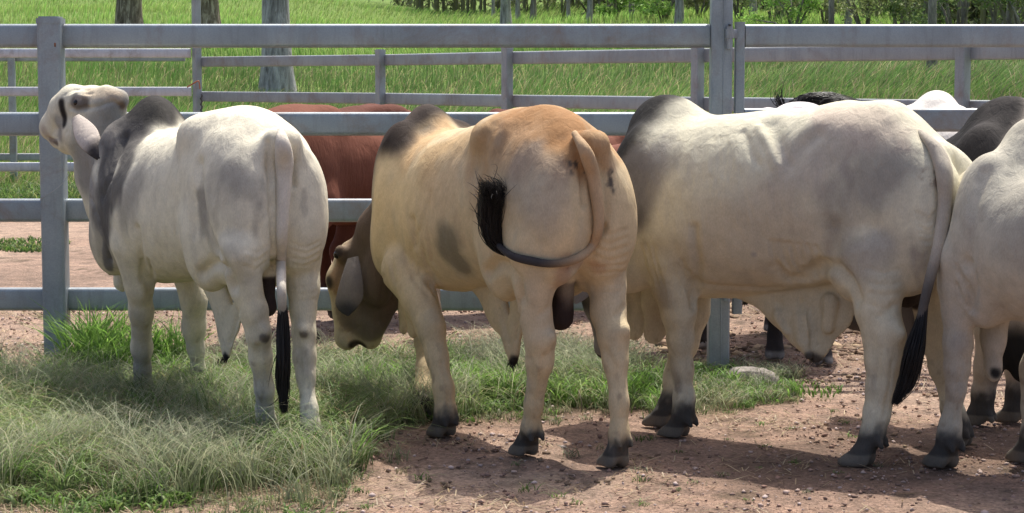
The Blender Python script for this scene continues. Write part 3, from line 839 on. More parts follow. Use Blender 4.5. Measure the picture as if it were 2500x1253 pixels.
BS = [(1290, 96, 3.2, 3.0, OL, 'low olive bush at the left end of the wood'), (1370, 88, 3.0, 4.2, OL, 'olive bush behind slender pale trunks, left wood'), (1450, 84, 2.6, 4.2, YG, 'sunlit yellow green bush left of the leafy dark bush'),
      (1500, 78, 1.0, 1.5, BRT, 'small round bright green bush peeping over the top rail'), (1575, 74, 2.6, 4.6, DKG, 'leafy dark bush with sunlit top, left of the silvery tree'), (1615, 70, 1.4, 2.4, BRT, 'bright leafy bush in front of the leafy dark bush'),
      (1700, 72, 2.2, 4.2, OL, 'olive bush just left of the tall gate post'), (1800, 66, 2.0, 4.0, YG, 'pale yellow green bush just right of the tall gate post'), (1880, 66, 1.8, 4.0, OL, 'grey olive bush between yellow green and bright green bushes'),
      (1930, 60, 1.7, 2.6, BRT, 'bright green feathery bush right of the gate post'), (2010, 62, 2.0, 4.4, OL, 'olive bush behind the nearly black trunk'), (2110, 58, 2.0, 4.0, YG, 'yellow green bush with bare twigs, right of the black trunk'),
      (2190, 56, 2.0, 4.4, OL, 'olive bush left of the sunlit edged trunk'), (2240, 53, 1.6, 3.6, DKG, 'dark bush directly behind the sunlit edged trunk'), (2330, 50, 2.2, 4.6, DKG, 'deep green shaded bush right of the sunlit edged trunk'),
      (2410, 48, 2.2, 4.6, DKG, 'deep green bush near the right edge'), (2490, 46, 2.4, 4.8, DKG, 'dark green bush cut by the right edge')]
for i, (px, d, w, hh, cols, lab) in enumerate(BS): bush(px, d, w, hh, cols, lab, 100 + i)
# the wood behind reads as one mass
r = np.random.RandomState(77); cen, rad = [], []
for i in range(260):
    t = r.rand(); u = -.06 + .42 * t; d = (102 - 48 * min(1, (t) * 1.25)) + 4 + 16 * r.rand()
    x = u * d; cen.append((x, d, float(terrain(x, d)) + 6.5 * r.rand())); rad.append(np.array([2.2, 2.2, 1.8]) * (.6 + .6 * r.rand()))
V, F, C = leaf_cloud(np.array(cen), np.array(rad), 60000, .15, [(.12, .15, .06), (.18, .21, .09), (.26, .27, .13), (.07, .09, .035)], 78, .1, 1.2)
tk = []
for i in range(90):
    t = r.rand(); u = -.05 + .38 * t; d = (100 - 46 * min(1, t * 1.25)) + 2 + 10 * r.rand(); x = u * d; z = float(terrain(x, d)); L = .03 * r.randn()
    tk.append(tube([(x, d, z - .2), (x + L * 5, d, z + 4), (x + L * 14, d, z + 10)], [.09, .07, .05], 6))
tv, tf = merge(tk)
o = np_mesh('woodland', np.concatenate([V, tv]), [F, tf + len(V)], LEAF, None, np.concatenate([C, np.tile([.34, .31, .27], (len(tv), 1))]), smooth=False); tag(o, 'dense grey green woodland behind the front trees', kind='stuff')
# ------------------------------------------------------------------ cattle
def hoof(B, g, dirv, fet, size=1.0, bones=True):
    """cloven hoof standing at g (ground), toes pointing along dirv, joined to the fetlock point"""
    g = np.array(g, float); g[2] = 0
    d = np.array([dirv[0], dirv[1], 0.0]); d /= np.linalg.norm(d)
    l = np.array([-d[1], d[0], 0.0])
    rot = np.stack([d, l, [0, 0, 1]])
    tilt = math.radians(24)
    R2 = np.array([[math.cos(tilt), 0, -math.sin(tilt)], [0, 1, 0], [math.sin(tilt), 0, math.cos(tilt)]]) @ rot
    for sd in (-1, 1):
        c = g + l * sd * 0.030 * size + d * 0.014 + [0, 0, 0.020 * size]
        B.ell(c, (0.070 * size, 0.0255 * size, 0.042 * size), 0.006, R2)
    cor = g + d * -0.012 * size + np.array([0, 0, 0.062 * size])
    B.ell(cor + np.array([0, 0, .004]), (0.045 * size, 0.049 * size, 0.024 * size), 0.014, R2)
    B.cone(fet, cor, 0.042 * size, 0.036 * size, 0.03)
    for sd in (-1, 1):
        dc = np.array(fet) - d * 0.036 * size + l * sd * 0.026 * size + [0, 0, -0.018]
        B.cone(dc, dc - d * 0.014 + [0, 0, -0.022], 0.018 * size, 0.012 * size, 0.005)
    B.toe = getattr(B, 'toe', []); B.toe.append((g, d, l, size))

def leg(B, pts, g, dirv, size=1.0, sq=0.85, k=0.035):
    pts = [(np.array(p, float), r) for p, r in pts]
    B.chain(pts, k, sq)
    hoof(B, g, dirv, pts[-1][0], size)

def pxleg(B, pix, v0, g, dirv=(1, 0), size=1.0, sq=0.85, k=0.035):
    """pix: (px,py,rpx) down the leg; depth slides from the anatomical side plane v0 to where the hoof stands"""
    gl = B.g(*g)
    y0, y1 = pix[0][1], g[1]
    pts = []
    for px, py, r in pix:
        t = (py - y0) / (y1 - y0)
        v = v0 + (gl[1] - v0) * t
        p = B.pv(px, py, v)
        dep = B.wor(p)[1]
        pts.append((p, r * dep / 4800.0))
    leg(B, pts, gl, dirv, size, sq, k)
    return pts

def torso(B, top=None, bot=None, wid=None, thigh=1.0, lat=1.0, front=1.0, lt=None, n=2.25, dz=0.0, back=1.0):
    lt = lat if lt is None else lt
    ss = np.array([-0.28, -0.18, 0.0, 0.2, 0.4, 0.62, 0.85, 1.05, 1.2, 1.32])
    t = np.array([1.20, 1.31, 1.385, 1.385, 1.34, 1.30, 1.29, 1.28, 1.20, 1.05]) if top is None else np.array(top)
    b = np.array([0.92, 0.80, 0.74, 0.69, 0.65, 0.61, 0.585, 0.60, 0.66, 0.76]) if bot is None else np.array(bot)
    w = np.array([0.13, 0.20, 0.26, 0.275, 0.285, 0.32, 0.335, 0.31, 0.25, 0.15]) if wid is None else np.array(wid)
    ss = np.where(ss > 0.85, 0.85 + (ss - 0.85) * front, np.where(ss < 0, ss * back, ss)); w = w * lat
    B.loft(np.stack([ss, t, b, w], 1), 0.06, n)
    for sd in (-1, 1):
        B.ell((-0.05, 0.135 * sd * lt, 0.965), (0.235, 0.145 * thigh * lt, 0.31), 0.06)  # thigh
        B.ell((-0.19 + .13 * (1 - back), 0.115 * sd * lt, 0.96), (0.13, 0.125 * thigh, 0.25), 0.05)   # buttock
        B.ell((0.12, 0.155 * sd * lt, 0.84), (0.15, 0.11, 0.22), 0.05)              # stifle
        B.ell((0.21, 0.16 * sd * lt, 1.27 + dz), (0.11, 0.075, 0.065), 0.09)              # hip bone
        B.ell((0.85 + .23 * front, 0.17 * sd * lat, 0.98 + dz), (0.16, 0.125, 0.33), 0.055)              # shoulder blade
        B.ell((0.85 + .31 * front, 0.17 * sd * lat, 0.78), (0.13, 0.11, 0.18), 0.05)              # point of shoulder

def default_legs(B, size=1.0, hind=(0, 0), fore=(0, 0), toe=(1, 0), lv=1.0):
    for sd, off in ((1, hind[0]), (-1, hind[1])):
        leg(B, [((0.04 + off * .3, .17 * sd * lv, .80), .15), ((-.06 + off * .6, .17 * sd * lv, .60), .085), ((-.13 + off * .8, .16 * sd * lv, .46), .062),
                ((-.12 + off, .16 * sd * lv, .34), .047), ((-.10 + off, .16 * sd * lv, .20), .040), ((-.09 + off, .16 * sd * lv, .125), .045)], (-.03 + off, .16 * sd * lv, 0), toe, size)
    for sd, off in ((1, fore[0]), (-1, fore[1])):
        leg(B, [((1.12 + off * .2, .19 * sd * lv, .72), .12), ((1.08 + off * .5, .19 * sd * lv, .56), .082), ((1.10 + off * .8, .18 * sd * lv, .38), .060),
                ((1.09 + off, .18 * sd * lv, .22), .042), ((1.08 + off, .18 * sd * lv, .12), .046)], (1.13 + off, .18 * sd * lv, 0), toe, size)

def hump(B, top=(1.10, 1.46), r=(0.17, 0.09, 0.14), fr=(.16, .34, .16)):
    B.ell((top[0], 0, top[1] - r[2]), r, 0.09)
    B.cone((top[0] + fr[0], 0, top[1] - fr[1]), (top[0], 0, top[1] - 0.20), fr[2], 0.12, 0.1)

def head(B, poll, muz, up, size=1.0, k=0.04, jaw=0.105, horns=False):
    """poll and muzzle in local coordinates, up = normal of the forehead. Returns a frame."""
    poll = np.array(poll, float); muz = np.array(muz, float)
    f = muz - poll; Lh = np.linalg.norm(f); f /= Lh
    up = np.array(up, float); up -= f * (up @ f); up /= np.linalg.norm(up)
    l = np.cross(up, f)                                        # animal's left
    rot = np.stack([f, l, up])
    def q(a, b, c): return poll + f * (a * Lh) + l * (b * Lh) + up * (c * Lh)
    S = Lh
    B.ell(q(0.16, 0, -0.12), (0.25 * S, 0.225 * S, 0.20 * S), k, rot)      # cranium
    B.cone(q(0.12, 0, -0.05), q(0.5, 0, -0.10), 0.17 * S, 0.13 * S, k)     # forehead
    B.cone(q(0.4, 0, -0.13), q(0.86, 0, -0.17), 0.155 * S, 0.115 * S, k)   # nose
    B.ell(q(0.93, 0, -0.17), (0.12 * S, 0.155 * S, 0.125 * S), k * 0.8, rot)  # muzzle
    B.ell(q(0.90, 0, -0.30), (0.13 * S, 0.095 * S, 0.07 * S), k * .5, rot)  # chin
    for sd in (-1, 1):
        B.cone(q(0.18, 0.13 * sd, -0.33), q(0.80, 0.05 * sd, -0.28), jaw * S * 1.25, 0.06 * S, k)   # jaw
        B.ell(q(0.30, 0.185 * sd, -0.07), (0.085 * S, 0.055 * S, 0.06 * S), k * .7, rot)  # brow
        B.ell(q(0.99, 0.075 * sd, -0.11), (0.035 * S, 0.03 * S, 0.035 * S), 0.012, rot, sub=True)  # nostril
    B.head = dict(f=f, l=l, up=up, q=q, S=S)
    return B.head

def ear_mesh(base, tip, width, wdir, ndir, curl=0.35, thick=0.006, n=16, m=16, fold=0.0, wide=.45):
    base, tip = np.array(base, float), np.array(tip, float)
    wdir = np.array(wdir, float); wdir /= np.linalg.norm(wdir); ndir = np.array(ndir, float); ndir /= np.linalg.norm(ndir)
    V = []
    for i in range(n):
        t = i / (n - 1)
        hw = width * (0.30 + 0.70 * math.sin(min(1, t * (.70 / wide) + 0.02) * math.pi / 2)) * (1 - max(0, (t - wide) / (1 - wide)) ** 2.1) + 0.003
        c = base + (tip - base) * t + ndir * (0.10 * math.sin(math.pi * t) * np.linalg.norm(tip - base))
        for k in range(m):
            a = 2 * math.pi * k / m
            x = math.cos(a); y = math.sin(a)
            V.append(c + wdir * hw * x + ndir * (thick * y * (1 - x * x * 0.8) - curl * hw * x * x + fold * hw * x))
    V = np.array(V); F = []
    for i in range(n - 1):
        for k in range(m): F.append([i * m + k, i * m + (k + 1) % m, (i + 1) * m + (k + 1) % m, (i + 1) * m + k])
    return V, np.array(F)

def coat(B, base, seed=0, grey=None, hump_c=None, hump_t=(1.05, 0.95), legs_dark=0.13, dark=(0.035, 0.032, 0.030),
         ext=None, mott=0.065):
    V = B.V
    c = np.tile(np.array(base, float), (len(V), 1))
    n1 = fbm(V * np.array([5, 5, 5]), seed); n2 = fbm(V * np.array([14, 14, 6]), seed + 9); n3 = fbm(V * 45, seed + 20, 2)
    c *= (1 + mott * n1 + 0.6 * mott * n2 + 0.35 * mott * n3)[:, None]
    B.C = c
    B.n = (n1, n2, n3, fbm(V * np.array([40, 40, 28]), seed + 30, 3))
    return c
def blend(B, w, col):
    w = np.clip(w, 0, 1)[:, None]; B.C = (np.sqrt(np.maximum(B.C, 0)) * (1 - w) + np.sqrt(np.array(col)) * w) ** 2
def paint(B, pix, rad, col, a=1.0, rough=0.25, soft=1.4, speck=False):
    """a coat patch round photo pixels found on the hide; rad in metres"""
    pts = [B.hit(*p) for p in (dens(pix, 25) if len(pix) > 1 else pix)]
    if all(p is None for p in pts): return
    d = B.polyd(pts) / rad
    d = d * np.maximum(1 + rough * (B.n[1] + B.n[0] * 0.8), 0.35)
    w = 1 - sstep(.40, 1.0 + .55 / soft, d)
    if speck: w = w * sstep(0.05, 0.30, B.n[3])
    blend(B, a * w, col)
def band_s(B, s0, s1, z0=None, z1=None, k=0.0, zc=1.25):
    x = B.V[:, 0] + k * (B.V[:, 2] - zc) + .03 * B.n[0] + .02 * B.n[1]
    w = sstep(s0, s1, x)
    if z0 is not None: w = w * sstep(z0, z1, B.V[:, 2] + .03 * B.n[0])
    return w
def dip(B, pts, rad, col, a=1.0):
    d = B.polyd([np.array(p, float) for p in pts]) / rad
    blend(B, a * (1 - sstep(.8, 1.1, d + .08 * B.n[1])), col)
def dark_feet(B, z=0.14, fade=0.07, col=(0.055, 0.052, 0.048), hoofc=(0.17, 0.15, 0.12), a=0.95):
    zz = B.V[:, 2] + 0.025 * B.n[1]
    zz = zz + .03 * B.n[3]
    blend(B, a * (1 - sstep(z - fade * .6, z + fade * .55, zz)), col)
    zh = B.V[:, 2] + .006 * B.n[1]
    blend(B, 0.9 * (1 - sstep(0.048, 0.056, zh)), hoofc)
    blend(B, 0.5 * (1 - sstep(0.0, 0.02, zh)), (.20, .15, .11))

def pxchain(B, pix, v=0.0, k=0.04, sq=0.5, Y=None):
    pts = []
    for q in pix:
        p = B.pv(q[0], q[1], v) if Y is None else B.at(q[0], q[1], q[3] if len(q) > 3 else Y)
        pts.append((p, q[2] * B.wor(p)[1] / 4800.0))
    B.chain(pts, k, sq)
def tail_path(B, pix, lift=0.9):
    """pix (px,py,rpx[,Y]): laid on the hide, or hanging at depth Y"""
    P, R = [], []
    for q in pix:
        if len(q) > 3:
            Y = q[3]; p = B.at(q[0], q[1], Y); r = q[2] * Y / 4800.0
        else:
            h = B.hit(q[0], q[1]); Y = B.wor(h)[1]; r = q[2] * Y / 4800.0
            p = B.at(q[0], q[1], Y - (lift if P else -1.6) * r)
        P.append(p); R.append(r)
    A = crm([(*p, r) for p, r in zip(P, R)], 8)
    return A[:, :3], A[:, 3]
def switch_hair(B, root, path, w, n, mat, seed=0, flare=1.0, r0=0.0022, cover=0.5, wisps=10):
    """black brush: strands starting along the tail end and following the path, spreading by w"""
    rs = np.random.RandomState(seed)
    path = np.asarray(path); m = len(path); w = np.asarray(w) * np.ones(m)
    out = []
    for i in range(n):
        a = int(rs.rand() ** 1.5 * cover * m); e = min(m, a + int(m * (0.6 + 0.5 * rs.rand())) + 2)
        if e - a < 4: a = max(0, e - 4)
        th = rs.rand() * 2 * math.pi; rr = math.sqrt(rs.rand())
        o = np.array([math.cos(th), math.sin(th), rs.randn() * .4]) * rr
        seg = path[a:e]; ww = w[a:e]
        wob = np.array([math.sin(6 * t + th) for t in np.linspace(0, 1, len(seg))])
        out.append(seg + o[None] * ww[:, None] + (rs.randn(3) * 0.004 * flare)[None] * wob[:, None] * np.linspace(0, 1.5, len(seg))[:, None])
    for i in range(int(wisps)):
        a = int((.35 + .5 * rs.rand()) * m); p0 = path[a]; t0 = path[min(a + 1, m - 1)] - path[a - 1]; t0 /= np.linalg.norm(t0) + 1e-9
        dr = rs.randn(3); dr -= t0 * (dr @ t0); dr /= np.linalg.norm(dr); L = .05 + .07 * rs.rand()
        cu = rs.randn(3) * .3
        out.append(np.array([p0 + t0 * L * u_ * 1.1 + dr * (w[a] * .8 + L * .7 * u_) + cu * L * u_ * u_ + np.array([0, 0, -.25 * L * u_ ** 2]) for u_ in np.linspace(0, 1, 8)]))
    V, F = strands(out, r0)
    return child(B, root, 'tail_hair', V, F, mat)

def finish(B, name, label, group, mat, extra=None, cols=None, cat='bull'):
    """one empty at the feet, the body as a single mesh with tail and ears joined"""
    root = empty(name, tuple(B.O), 0)
    tag(root, label, cat, group)
    parts = [(B.V, B.Fq)]; C = [B.C]
    for (v, f), c in (extra or []):
        parts.append((v, f)); c = np.array(c, float); C.append(np.tile(c, (len(v), 1)) if c.ndim == 1 else c)
    V, F = merge(parts)
    Wl = V @ B.R                                   # stays relative to the root
    o = np_mesh('body', Wl, F, mat, root, np.concatenate(C))
    return root
def child(B, root, name, V, F, mat, col=None):
    return np_mesh(name, V @ B.R, F, mat, root, col)

def hide_material(name, sheen=0.04, fine=1.0):
    m, nt, b = new_mat(name)
    a = N(nt, 'ShaderNodeAttribute', attribute_name='col').outputs['Color']
    tc = N(nt, 'ShaderNodeTexCoord').outputs['Object']
    mp = N(nt, 'ShaderNodeMapping'); mp.inputs['Scale'].default_value = (1, 1, 0.35)
    nt.links.new(tc, mp.inputs[0])
    hair = noise(nt, mp.outputs[0], 260, 3, 0.6)
    mid = noise(nt, tc, 22, 5, 0.6)
    r = ramp(nt, mid.outputs[0], [(0.3, 0.90), (0.7, 1.06)])
    c1 = mixc(nt, 1.0, a, r.outputs[0], 'MULTIPLY')
    r2 = ramp(nt, hair.outputs[0], [(0.3, 0.88), (0.7, 1.07)])
    c2 = mixc(nt, fine, c1, mixc(nt, 1.0, c1, r2.outputs[0], 'MULTIPLY'))
    nt.links.new(c2, b.inputs['Base Color'])
    b.inputs['Roughness'].default_value = 0.8
    b.inputs['Specular IOR Level'].default_value = 0.12
    w = noise(nt, mp.outputs[0], 28, 4, 0.55, 0.6)
    n1 = bump(nt, b, w.outputs[0], 0.5, 0.013)
    bump(nt, b, hair.outputs[0], 0.30, 0.002, n1)
    return m
def hair_material(name, col, rough=0.45):
    m, nt, b = new_mat(name)
    b.inputs['Base Color'].default_value = (*col, 1)
    b.inputs['Roughness'].default_value = rough
    b.inputs['Specular IOR Level'].default_value = 0.35
    return m
def strands(paths, r0, sides=3):
    V, F, o = [], [], 0
    for p in paths:
        p = np.asarray(p); n = len(p)
        rr = r0 * (1 - 0.85 * np.linspace(0, 1, n) ** 2)
        T = np.gradient(p, axis=0); T /= np.linalg.norm(T, axis=1, keepdims=True) + 1e-9
        a = np.cross(T, [0.3, 0.9, 0.2]); a /= np.linalg.norm(a, axis=1, keepdims=True) + 1e-9; b = np.cross(T, a)
        for k in range(sides):
            an = 2 * math.pi * k / sides
            V.append(p + rr[:, None] * (math.cos(an) * a + math.sin(an) * b))
        for k in range(sides):
            k2 = (k + 1) % sides; i = np.arange(n - 1)
            F.append(np.stack([o + k * n + i, o + k2 * n + i, o + k2 * n + i + 1, o + k * n + i + 1], 1))
        o += sides * n
    return np.concatenate(V), np.concatenate(F)
HIDE = hide_material('pale_hide')
HAIR = hair_material('black_tail_hair', (0.010, 0.009, 0.009))
EYE = hair_material('dark_eye', (0.012, 0.008, 0.006), 0.12)
rng = np.random.RandomState(7)

def eyeball(B, root, c, r=0.019):
    u = []
    bm_n = 12
    V = []; F = []
    for i in range(bm_n + 1):
        th = math.pi * i / bm_n
        for k in range(16):
            ph = 2 * math.pi * k / 16
            V.append([c[0] + r * math.sin(th) * math.cos(ph), c[1] + r * math.sin(th) * math.sin(ph), c[2] + r * math.cos(th)])
    for i in range(bm_n):
        for k in range(16): F.append([i * 16 + k, i * 16 + (k + 1) % 16, (i + 1) * 16 + (k + 1) % 16, (i + 1) * 16 + k])
    child(B, root, 'eye', np.array(V), np.array(F), EYE)

DK = (0.040, 0.036, 0.033)
GREY = (0.225, 0.21, 0.185)


def on_hide(B, p):  # nearest hide vertex
    return B.V[np.argmin(((B.V - np.asarray(p)) ** 2).sum(1))]

# ============ bull 1: cream, head up, chin on the rail by the post
B1 = Body((-1.06, 8.06), 33)
torso(B1, top=[1.20, 1.30, 1.38, 1.375, 1.30, 1.28, 1.27, 1.25, 1.16, 1.0], lat=.88)
hump(B1, (1.02, 1.425), (0.16, 0.10, 0.15))
pxleg(B1, [(585, 625, 66), (600, 700, 44), (617, 760, 37), (632, 819, 34), (637, 870, 30), (645, 950, 23), (645, 1000, 20), (652, 1040, 23)], .17, (650, 1085))
pxleg(B1, [(738, 625, 50), (740, 700, 41), (739, 760, 33), (742, 815, 30), (743, 870, 29), (747, 920, 22), (755, 1000, 19), (758, 1048, 23)], -.15, (757, 1098))
pxleg(B1, [(320, 600, 55), (341, 700, 36), (344, 760, 31), (346, 850, 27), (348, 900, 21), (349, 935, 21)], .21, (343, 985))
pxleg(B1, [(450, 640, 50), (472, 730, 35), (474, 800, 31), (479, 850, 23), (484, 900, 18), (489, 925, 19)], -.18, (487, 965))
pxchain(B1, [(262, 262, 46, 9.32), (225, 266, 53, 9.38), (182, 258, 48, 9.45), (160, 275, 45, 9.5), (138, 305, 38, 9.55), (126, 312, 34, 9.58)], Y=9.4, k=.03, sq=.9)
pxchain(B1, [(240, 310, 48, 9.34), (200, 325, 52, 9.42), (168, 340, 36, 9.5), (140, 345, 20, 9.55)], Y=9.4, k=.03, sq=.9)
pxchain(B1, [(290, 245, 26, 9.28), (262, 236, 26, 9.32)], Y=9.4, k=.02, sq=.9)
pxchain(B1, [(146, 258, 12, 9.44), (150, 300, 13, 9.42)], Y=9.4, k=.015, sq=.9)
pxchain(B1, [(262, 290, 50), (262, 380, 62), (285, 470, 75), (320, 560, 75)], Y=9.35, k=.06, sq=.8)
pxchain(B1, [(205, 345, 42), (222, 430, 42), (250, 510, 42), (285, 590, 40)], Y=9.4, k=.06, sq=.7)
pxchain(B1, [(330, 330, 48), (290, 420, 60), (300, 520, 70)], Y=9.2, k=.08, sq=.8)
pxchain(B1, [(245, 540, 20), (262, 600, 20), (268, 655, 17)], Y=9.45, k=.03, sq=.5)
pxchain(B1, [(285, 600, 24), (290, 690, 16), (300, 700, 14)], Y=9.35, k=.03, sq=.5)
pxchain(B1, [(520, 680, 52), (545, 750, 40), (550, 820, 25), (549, 868, 15)], k=.05, sq=.35)
pxchain(B1, [(600, 690, 40), (572, 790, 24), (556, 860, 14)], k=.04, sq=.3)
pxchain(B1, [(655, 640, 20), (653, 700, 17), (654, 750, 24)], v=0.0, k=.02, sq=1.0)
for sd in (-1, 1): B1.cone((-0.27, .03 * sd, 1.25), (-0.24, .07 * sd, 1.20), .05, .04, .05)

# ============ bull 2: tan, head down grazing, tail swung over its flank
B2 = Body((0.165, 7.70), 30)
torso(B2, top=[1.20, 1.31, 1.385, 1.385, 1.34, 1.30, 1.28, 1.24, 1.08, 0.92], wid=[.13, .20, .26, .275, .285, .30, .30, .25, .16, .08], lat=.86, front=.78, lt=.93, n=2.05)
hump(B2, (1.065, 1.385), (0.155, 0.09, 0.14), (.06, .32, .10))
pxleg(B2, [(1300, 610, 75), (1303, 700, 52), (1308, 770, 42), (1319, 826, 40), (1319, 881, 35), (1303, 985, 26), (1296, 1045, 29)], .17, (1280, 1115))
pxleg(B2, [(1475, 610, 65), (1483, 700, 48), (1486, 760, 44), (1499, 820, 42), (1503, 881, 35), (1512, 985, 24), (1511, 1060, 29)], -.16, (1500, 1142))
pxleg(B2, [(985, 660, 62), (1023, 732, 46), (1051, 800, 37), (1066, 870, 29), (1082, 950, 25), (1088, 1010, 28)], .20, (1082, 1068))
pxleg(B2, [(1030, 700, 50), (1040, 760, 42), (1043, 830, 32), (1036, 900, 22), (1030, 960, 24), (1034, 985, 22)], -.19, (1029, 1022))
pxchain(B2, [(858, 626, 38), (834, 684, 40), (848, 760, 38), (848, 822, 34)], Y=8.93, k=.025, sq=.9)
pxchain(B2, [(890, 690, 56), (895, 775, 50), (905, 822, 32)], Y=8.93, k=.03, sq=.9)
B2.ell(B2.at(831, 618, 8.86), (.03, .03, .04), .03)
pxchain(B2, [(1040, 400, 50), (1005, 500, 66), (955, 600, 76), (915, 690, 60)], Y=8.8, k=.05, sq=.6)
pxchain(B2, [(884, 628, 44, 8.92), (915, 565, 50, 8.86), (955, 500, 50, 8.8)], Y=8.85, k=.05, sq=.8)
pxchain(B2, [(960, 700, 60), (925, 740, 45), (905, 790, 42)], Y=8.9, k=.06, sq=.7)
pxchain(B2, [(985, 680, 30), (985, 760, 20), (985, 800, 20)], Y=8.65, k=.03, sq=.5)
pxchain(B2, [(1000, 640, 40), (1005, 760, 24), (1008, 805, 22)], Y=8.55, k=.03, sq=.5)
pxchain(B2, [(1190, 690, 55), (1215, 760, 42), (1245, 830, 26), (1252, 880, 14)], k=.05, sq=.35)
pxchain(B2, [(1265, 700, 40), (1262, 790, 24), (1256, 860, 14)], k=.04, sq=.3)
pxchain(B2, [(1385, 660, 26), (1375, 710, 26), (1368, 775, 32)], v=0.0, k=.02, sq=1.0)
for sd in (-1, 1): B2.cone((-0.27, .03 * sd, 1.25), (-0.24, .07 * sd, 1.20), .05, .04, .05)

# ============ bull 3: silver grey, nearly side on
B3 = Body((1.535, 7.72), 57)
torso(B3, lat=.95, front=.95, lt=.84, back=.70, wid=[.07, .17, .25, .275, .285, .32, .335, .31, .25, .15], top=[1.08, 1.25, 1.385, 1.41, 1.38, 1.36, 1.345, 1.32, 1.22, 1.05])
hump(B3, (1.055, 1.43), (0.165, 0.10, 0.15), (.10, .34, .13))
pxleg(B3, [(2130, 620, 80), (2140, 700, 60), (2143, 760, 52), (2160, 820, 50), (2158, 880, 42), (2151, 950, 35), (2140, 1010, 31), (2130, 1062, 31)], .17, (2100, 1138))
pxleg(B3, [(2235, 620, 70), (2255, 700, 52), (2278, 800, 40), (2300, 900, 30), (2325, 1000, 24), (2340, 1040, 26)], -.12, (2340, 1095))
pxleg(B3, [(1640, 640, 70), (1645, 700, 52), (1656, 760, 43), (1663, 830, 34), (1666, 900, 27), (1670, 970, 25), (1668, 1012, 29)], .19, (1650, 1068))
pxleg(B3, [(1690, 680, 55), (1690, 760, 40), (1670, 840, 33), (1645, 920, 25), (1632, 985, 24)], -.16, (1615, 1040))
head(B3, B3.at(1425, 625, 8.55), B3.at(1440, 868, 8.62), B3.dirl((-1.0, 0.1, 0.1)), k=0.035)
pxchain(B3, [(1630, 400, 66), (1600, 490, 72), (1540, 570, 72), (1490, 660, 55)], Y=8.45, k=.06, sq=.8)
pxchain(B3, [(1600, 560, 60), (1560, 680, 42), (1548, 790, 26), (1548, 810, 22)], Y=8.45, k=.05, sq=.5)
pxchain(B3, [(1610, 620, 50), (1598, 740, 32), (1595, 815, 22), (1612, 805, 20)], Y=8.3, k=.04, sq=.5)
pxchain(B3, [(1860, 700, 50), (1915, 745, 48), (1965, 800, 46), (1988, 855, 24)], k=.06, sq=.35)
pxchain(B3, [(2070, 690, 50), (2040, 770, 40), (2005, 835, 24), (1992, 868, 16)], k=.05, sq=.3)
pxchain(B3, [(1950, 700, 60), (1985, 790, 42)], k=.05, sq=.3)
pxchain(B3, [(1905, 770, 22), (1921, 806, 13)], v=.03, k=.02, sq=.8)
pxchain(B3, [(1955, 780, 26), (1962, 830, 18), (1975, 868, 12)], v=.03, k=.015, sq=.6)
pxchain(B3, [(2025, 740, 26), (2020, 800, 18)], v=.03, k=.015, sq=.6)
pxchain(B3, [(2215, 650, 30), (2215, 720, 34)], v=-.05, k=.02, sq=1.0)
for sd in (-1, 1): B3.cone((-0.15, .03 * sd, 1.20), (-0.16, .06 * sd, 1.14), .05, .04, .05)

# ============ bull 4: pale, cut by the right edge of the photo
B4 = Body((2.44, 6.50), 30)
torso(B4, top=[1.16, 1.25, 1.31, 1.30, 1.25, 1.20, 1.18, 1.17, 1.09, 0.98], lat=.92, front=.85, n=2.05, dz=-.09)
hump(B4, (1.0, 1.35), (0.10, 0.07, 0.10))
pxleg(B4, [(2340, 640, 60), (2336, 700, 46), (2338, 760, 38), (2338, 840, 34), (2336, 900, 30), (2335, 950, 25), (2322, 1040, 27), (2318, 1070, 30)], .21, (2300, 1142))
leg(B4, [((1.02, -.19, .72), .11), ((1.05, -.19, .56), .08), ((1.12, -.17, .38), .058), ((1.12, -.17, .22), .042), ((1.12, -.17, .12), .044)], (1.16, -.17, 0), (1, 0))
for sd in (1, -1):
    leg(B4, [((0.04, .17 * sd, .80), .15), ((-.06, .17 * sd, .60), .085), ((-.13, .16 * sd, .46), .062), ((-.12, .16 * sd, .34), .047), ((-.10, .16 * sd, .20), .040), ((-.09, .16 * sd, .125), .045)], (-.03, .16 * sd, 0), (1, 0))
head(B4, (1.75, 0.0, 0.72), (1.80, 0.0, 0.25), (1, 0, 0.1), k=.035)
B4.chain([((1.15, 0, 1.0), .2), ((1.45, 0, .9), .15), ((1.7, 0, .62), .11)], .06, .8)
pxchain(B4, [(2430, 760, 45), (2425, 830, 34), (2425, 900, 22), (2425, 915, 18)], Y=7.45, k=.04, sq=.5)

# ============ bull 5: dark humped, behind bull 4
B5 = Body((3.02, 7.95), 61)
torso(B5)
hump(B5, (1.02, 1.425), (0.185, 0.10, 0.17))
for sd in (1, -1):
    leg(B5, [((0.04, .17 * sd, .80), .15), ((-.06, .17 * sd, .60), .085), ((-.13, .16 * sd, .46), .062), ((-.12, .16 * sd, .34), .047), ((-.10, .16 * sd, .20), .040), ((-.09, .16 * sd, .125), .045)], (-.03, .16 * sd, 0), (1, 0))
pxleg(B5, [(2440, 700, 60), (2425, 800, 42), (2412, 900, 34), (2402, 960, 27), (2398, 1000, 28)], .15, (2380, 1038))
pxleg(B5, [(2500, 700, 60), (2492, 800, 42), (2485, 900, 32), (2482, 960, 27), (2482, 990, 28)], -.15, (2468, 1030))
head(B5, (1.62, 0.0, 0.85), (1.78, 0.0, 0.42), (1, 0, 0.3), k=.035)
B5.chain([((1.12, 0, 1.05), .22), ((1.4, 0, 1.0), .17), ((1.6, 0, .75), .12)], .06, .8)
pxchain(B5, [(2480, 760, 60), (2490, 850, 48), (2500, 905, 34)], Y=8.3, k=.04, sq=.5)

LAB = []
def ring(B, c, R, n=9):
    return c
for B in (B1, B2, B3, B4, B5):
    B.mesh(2)
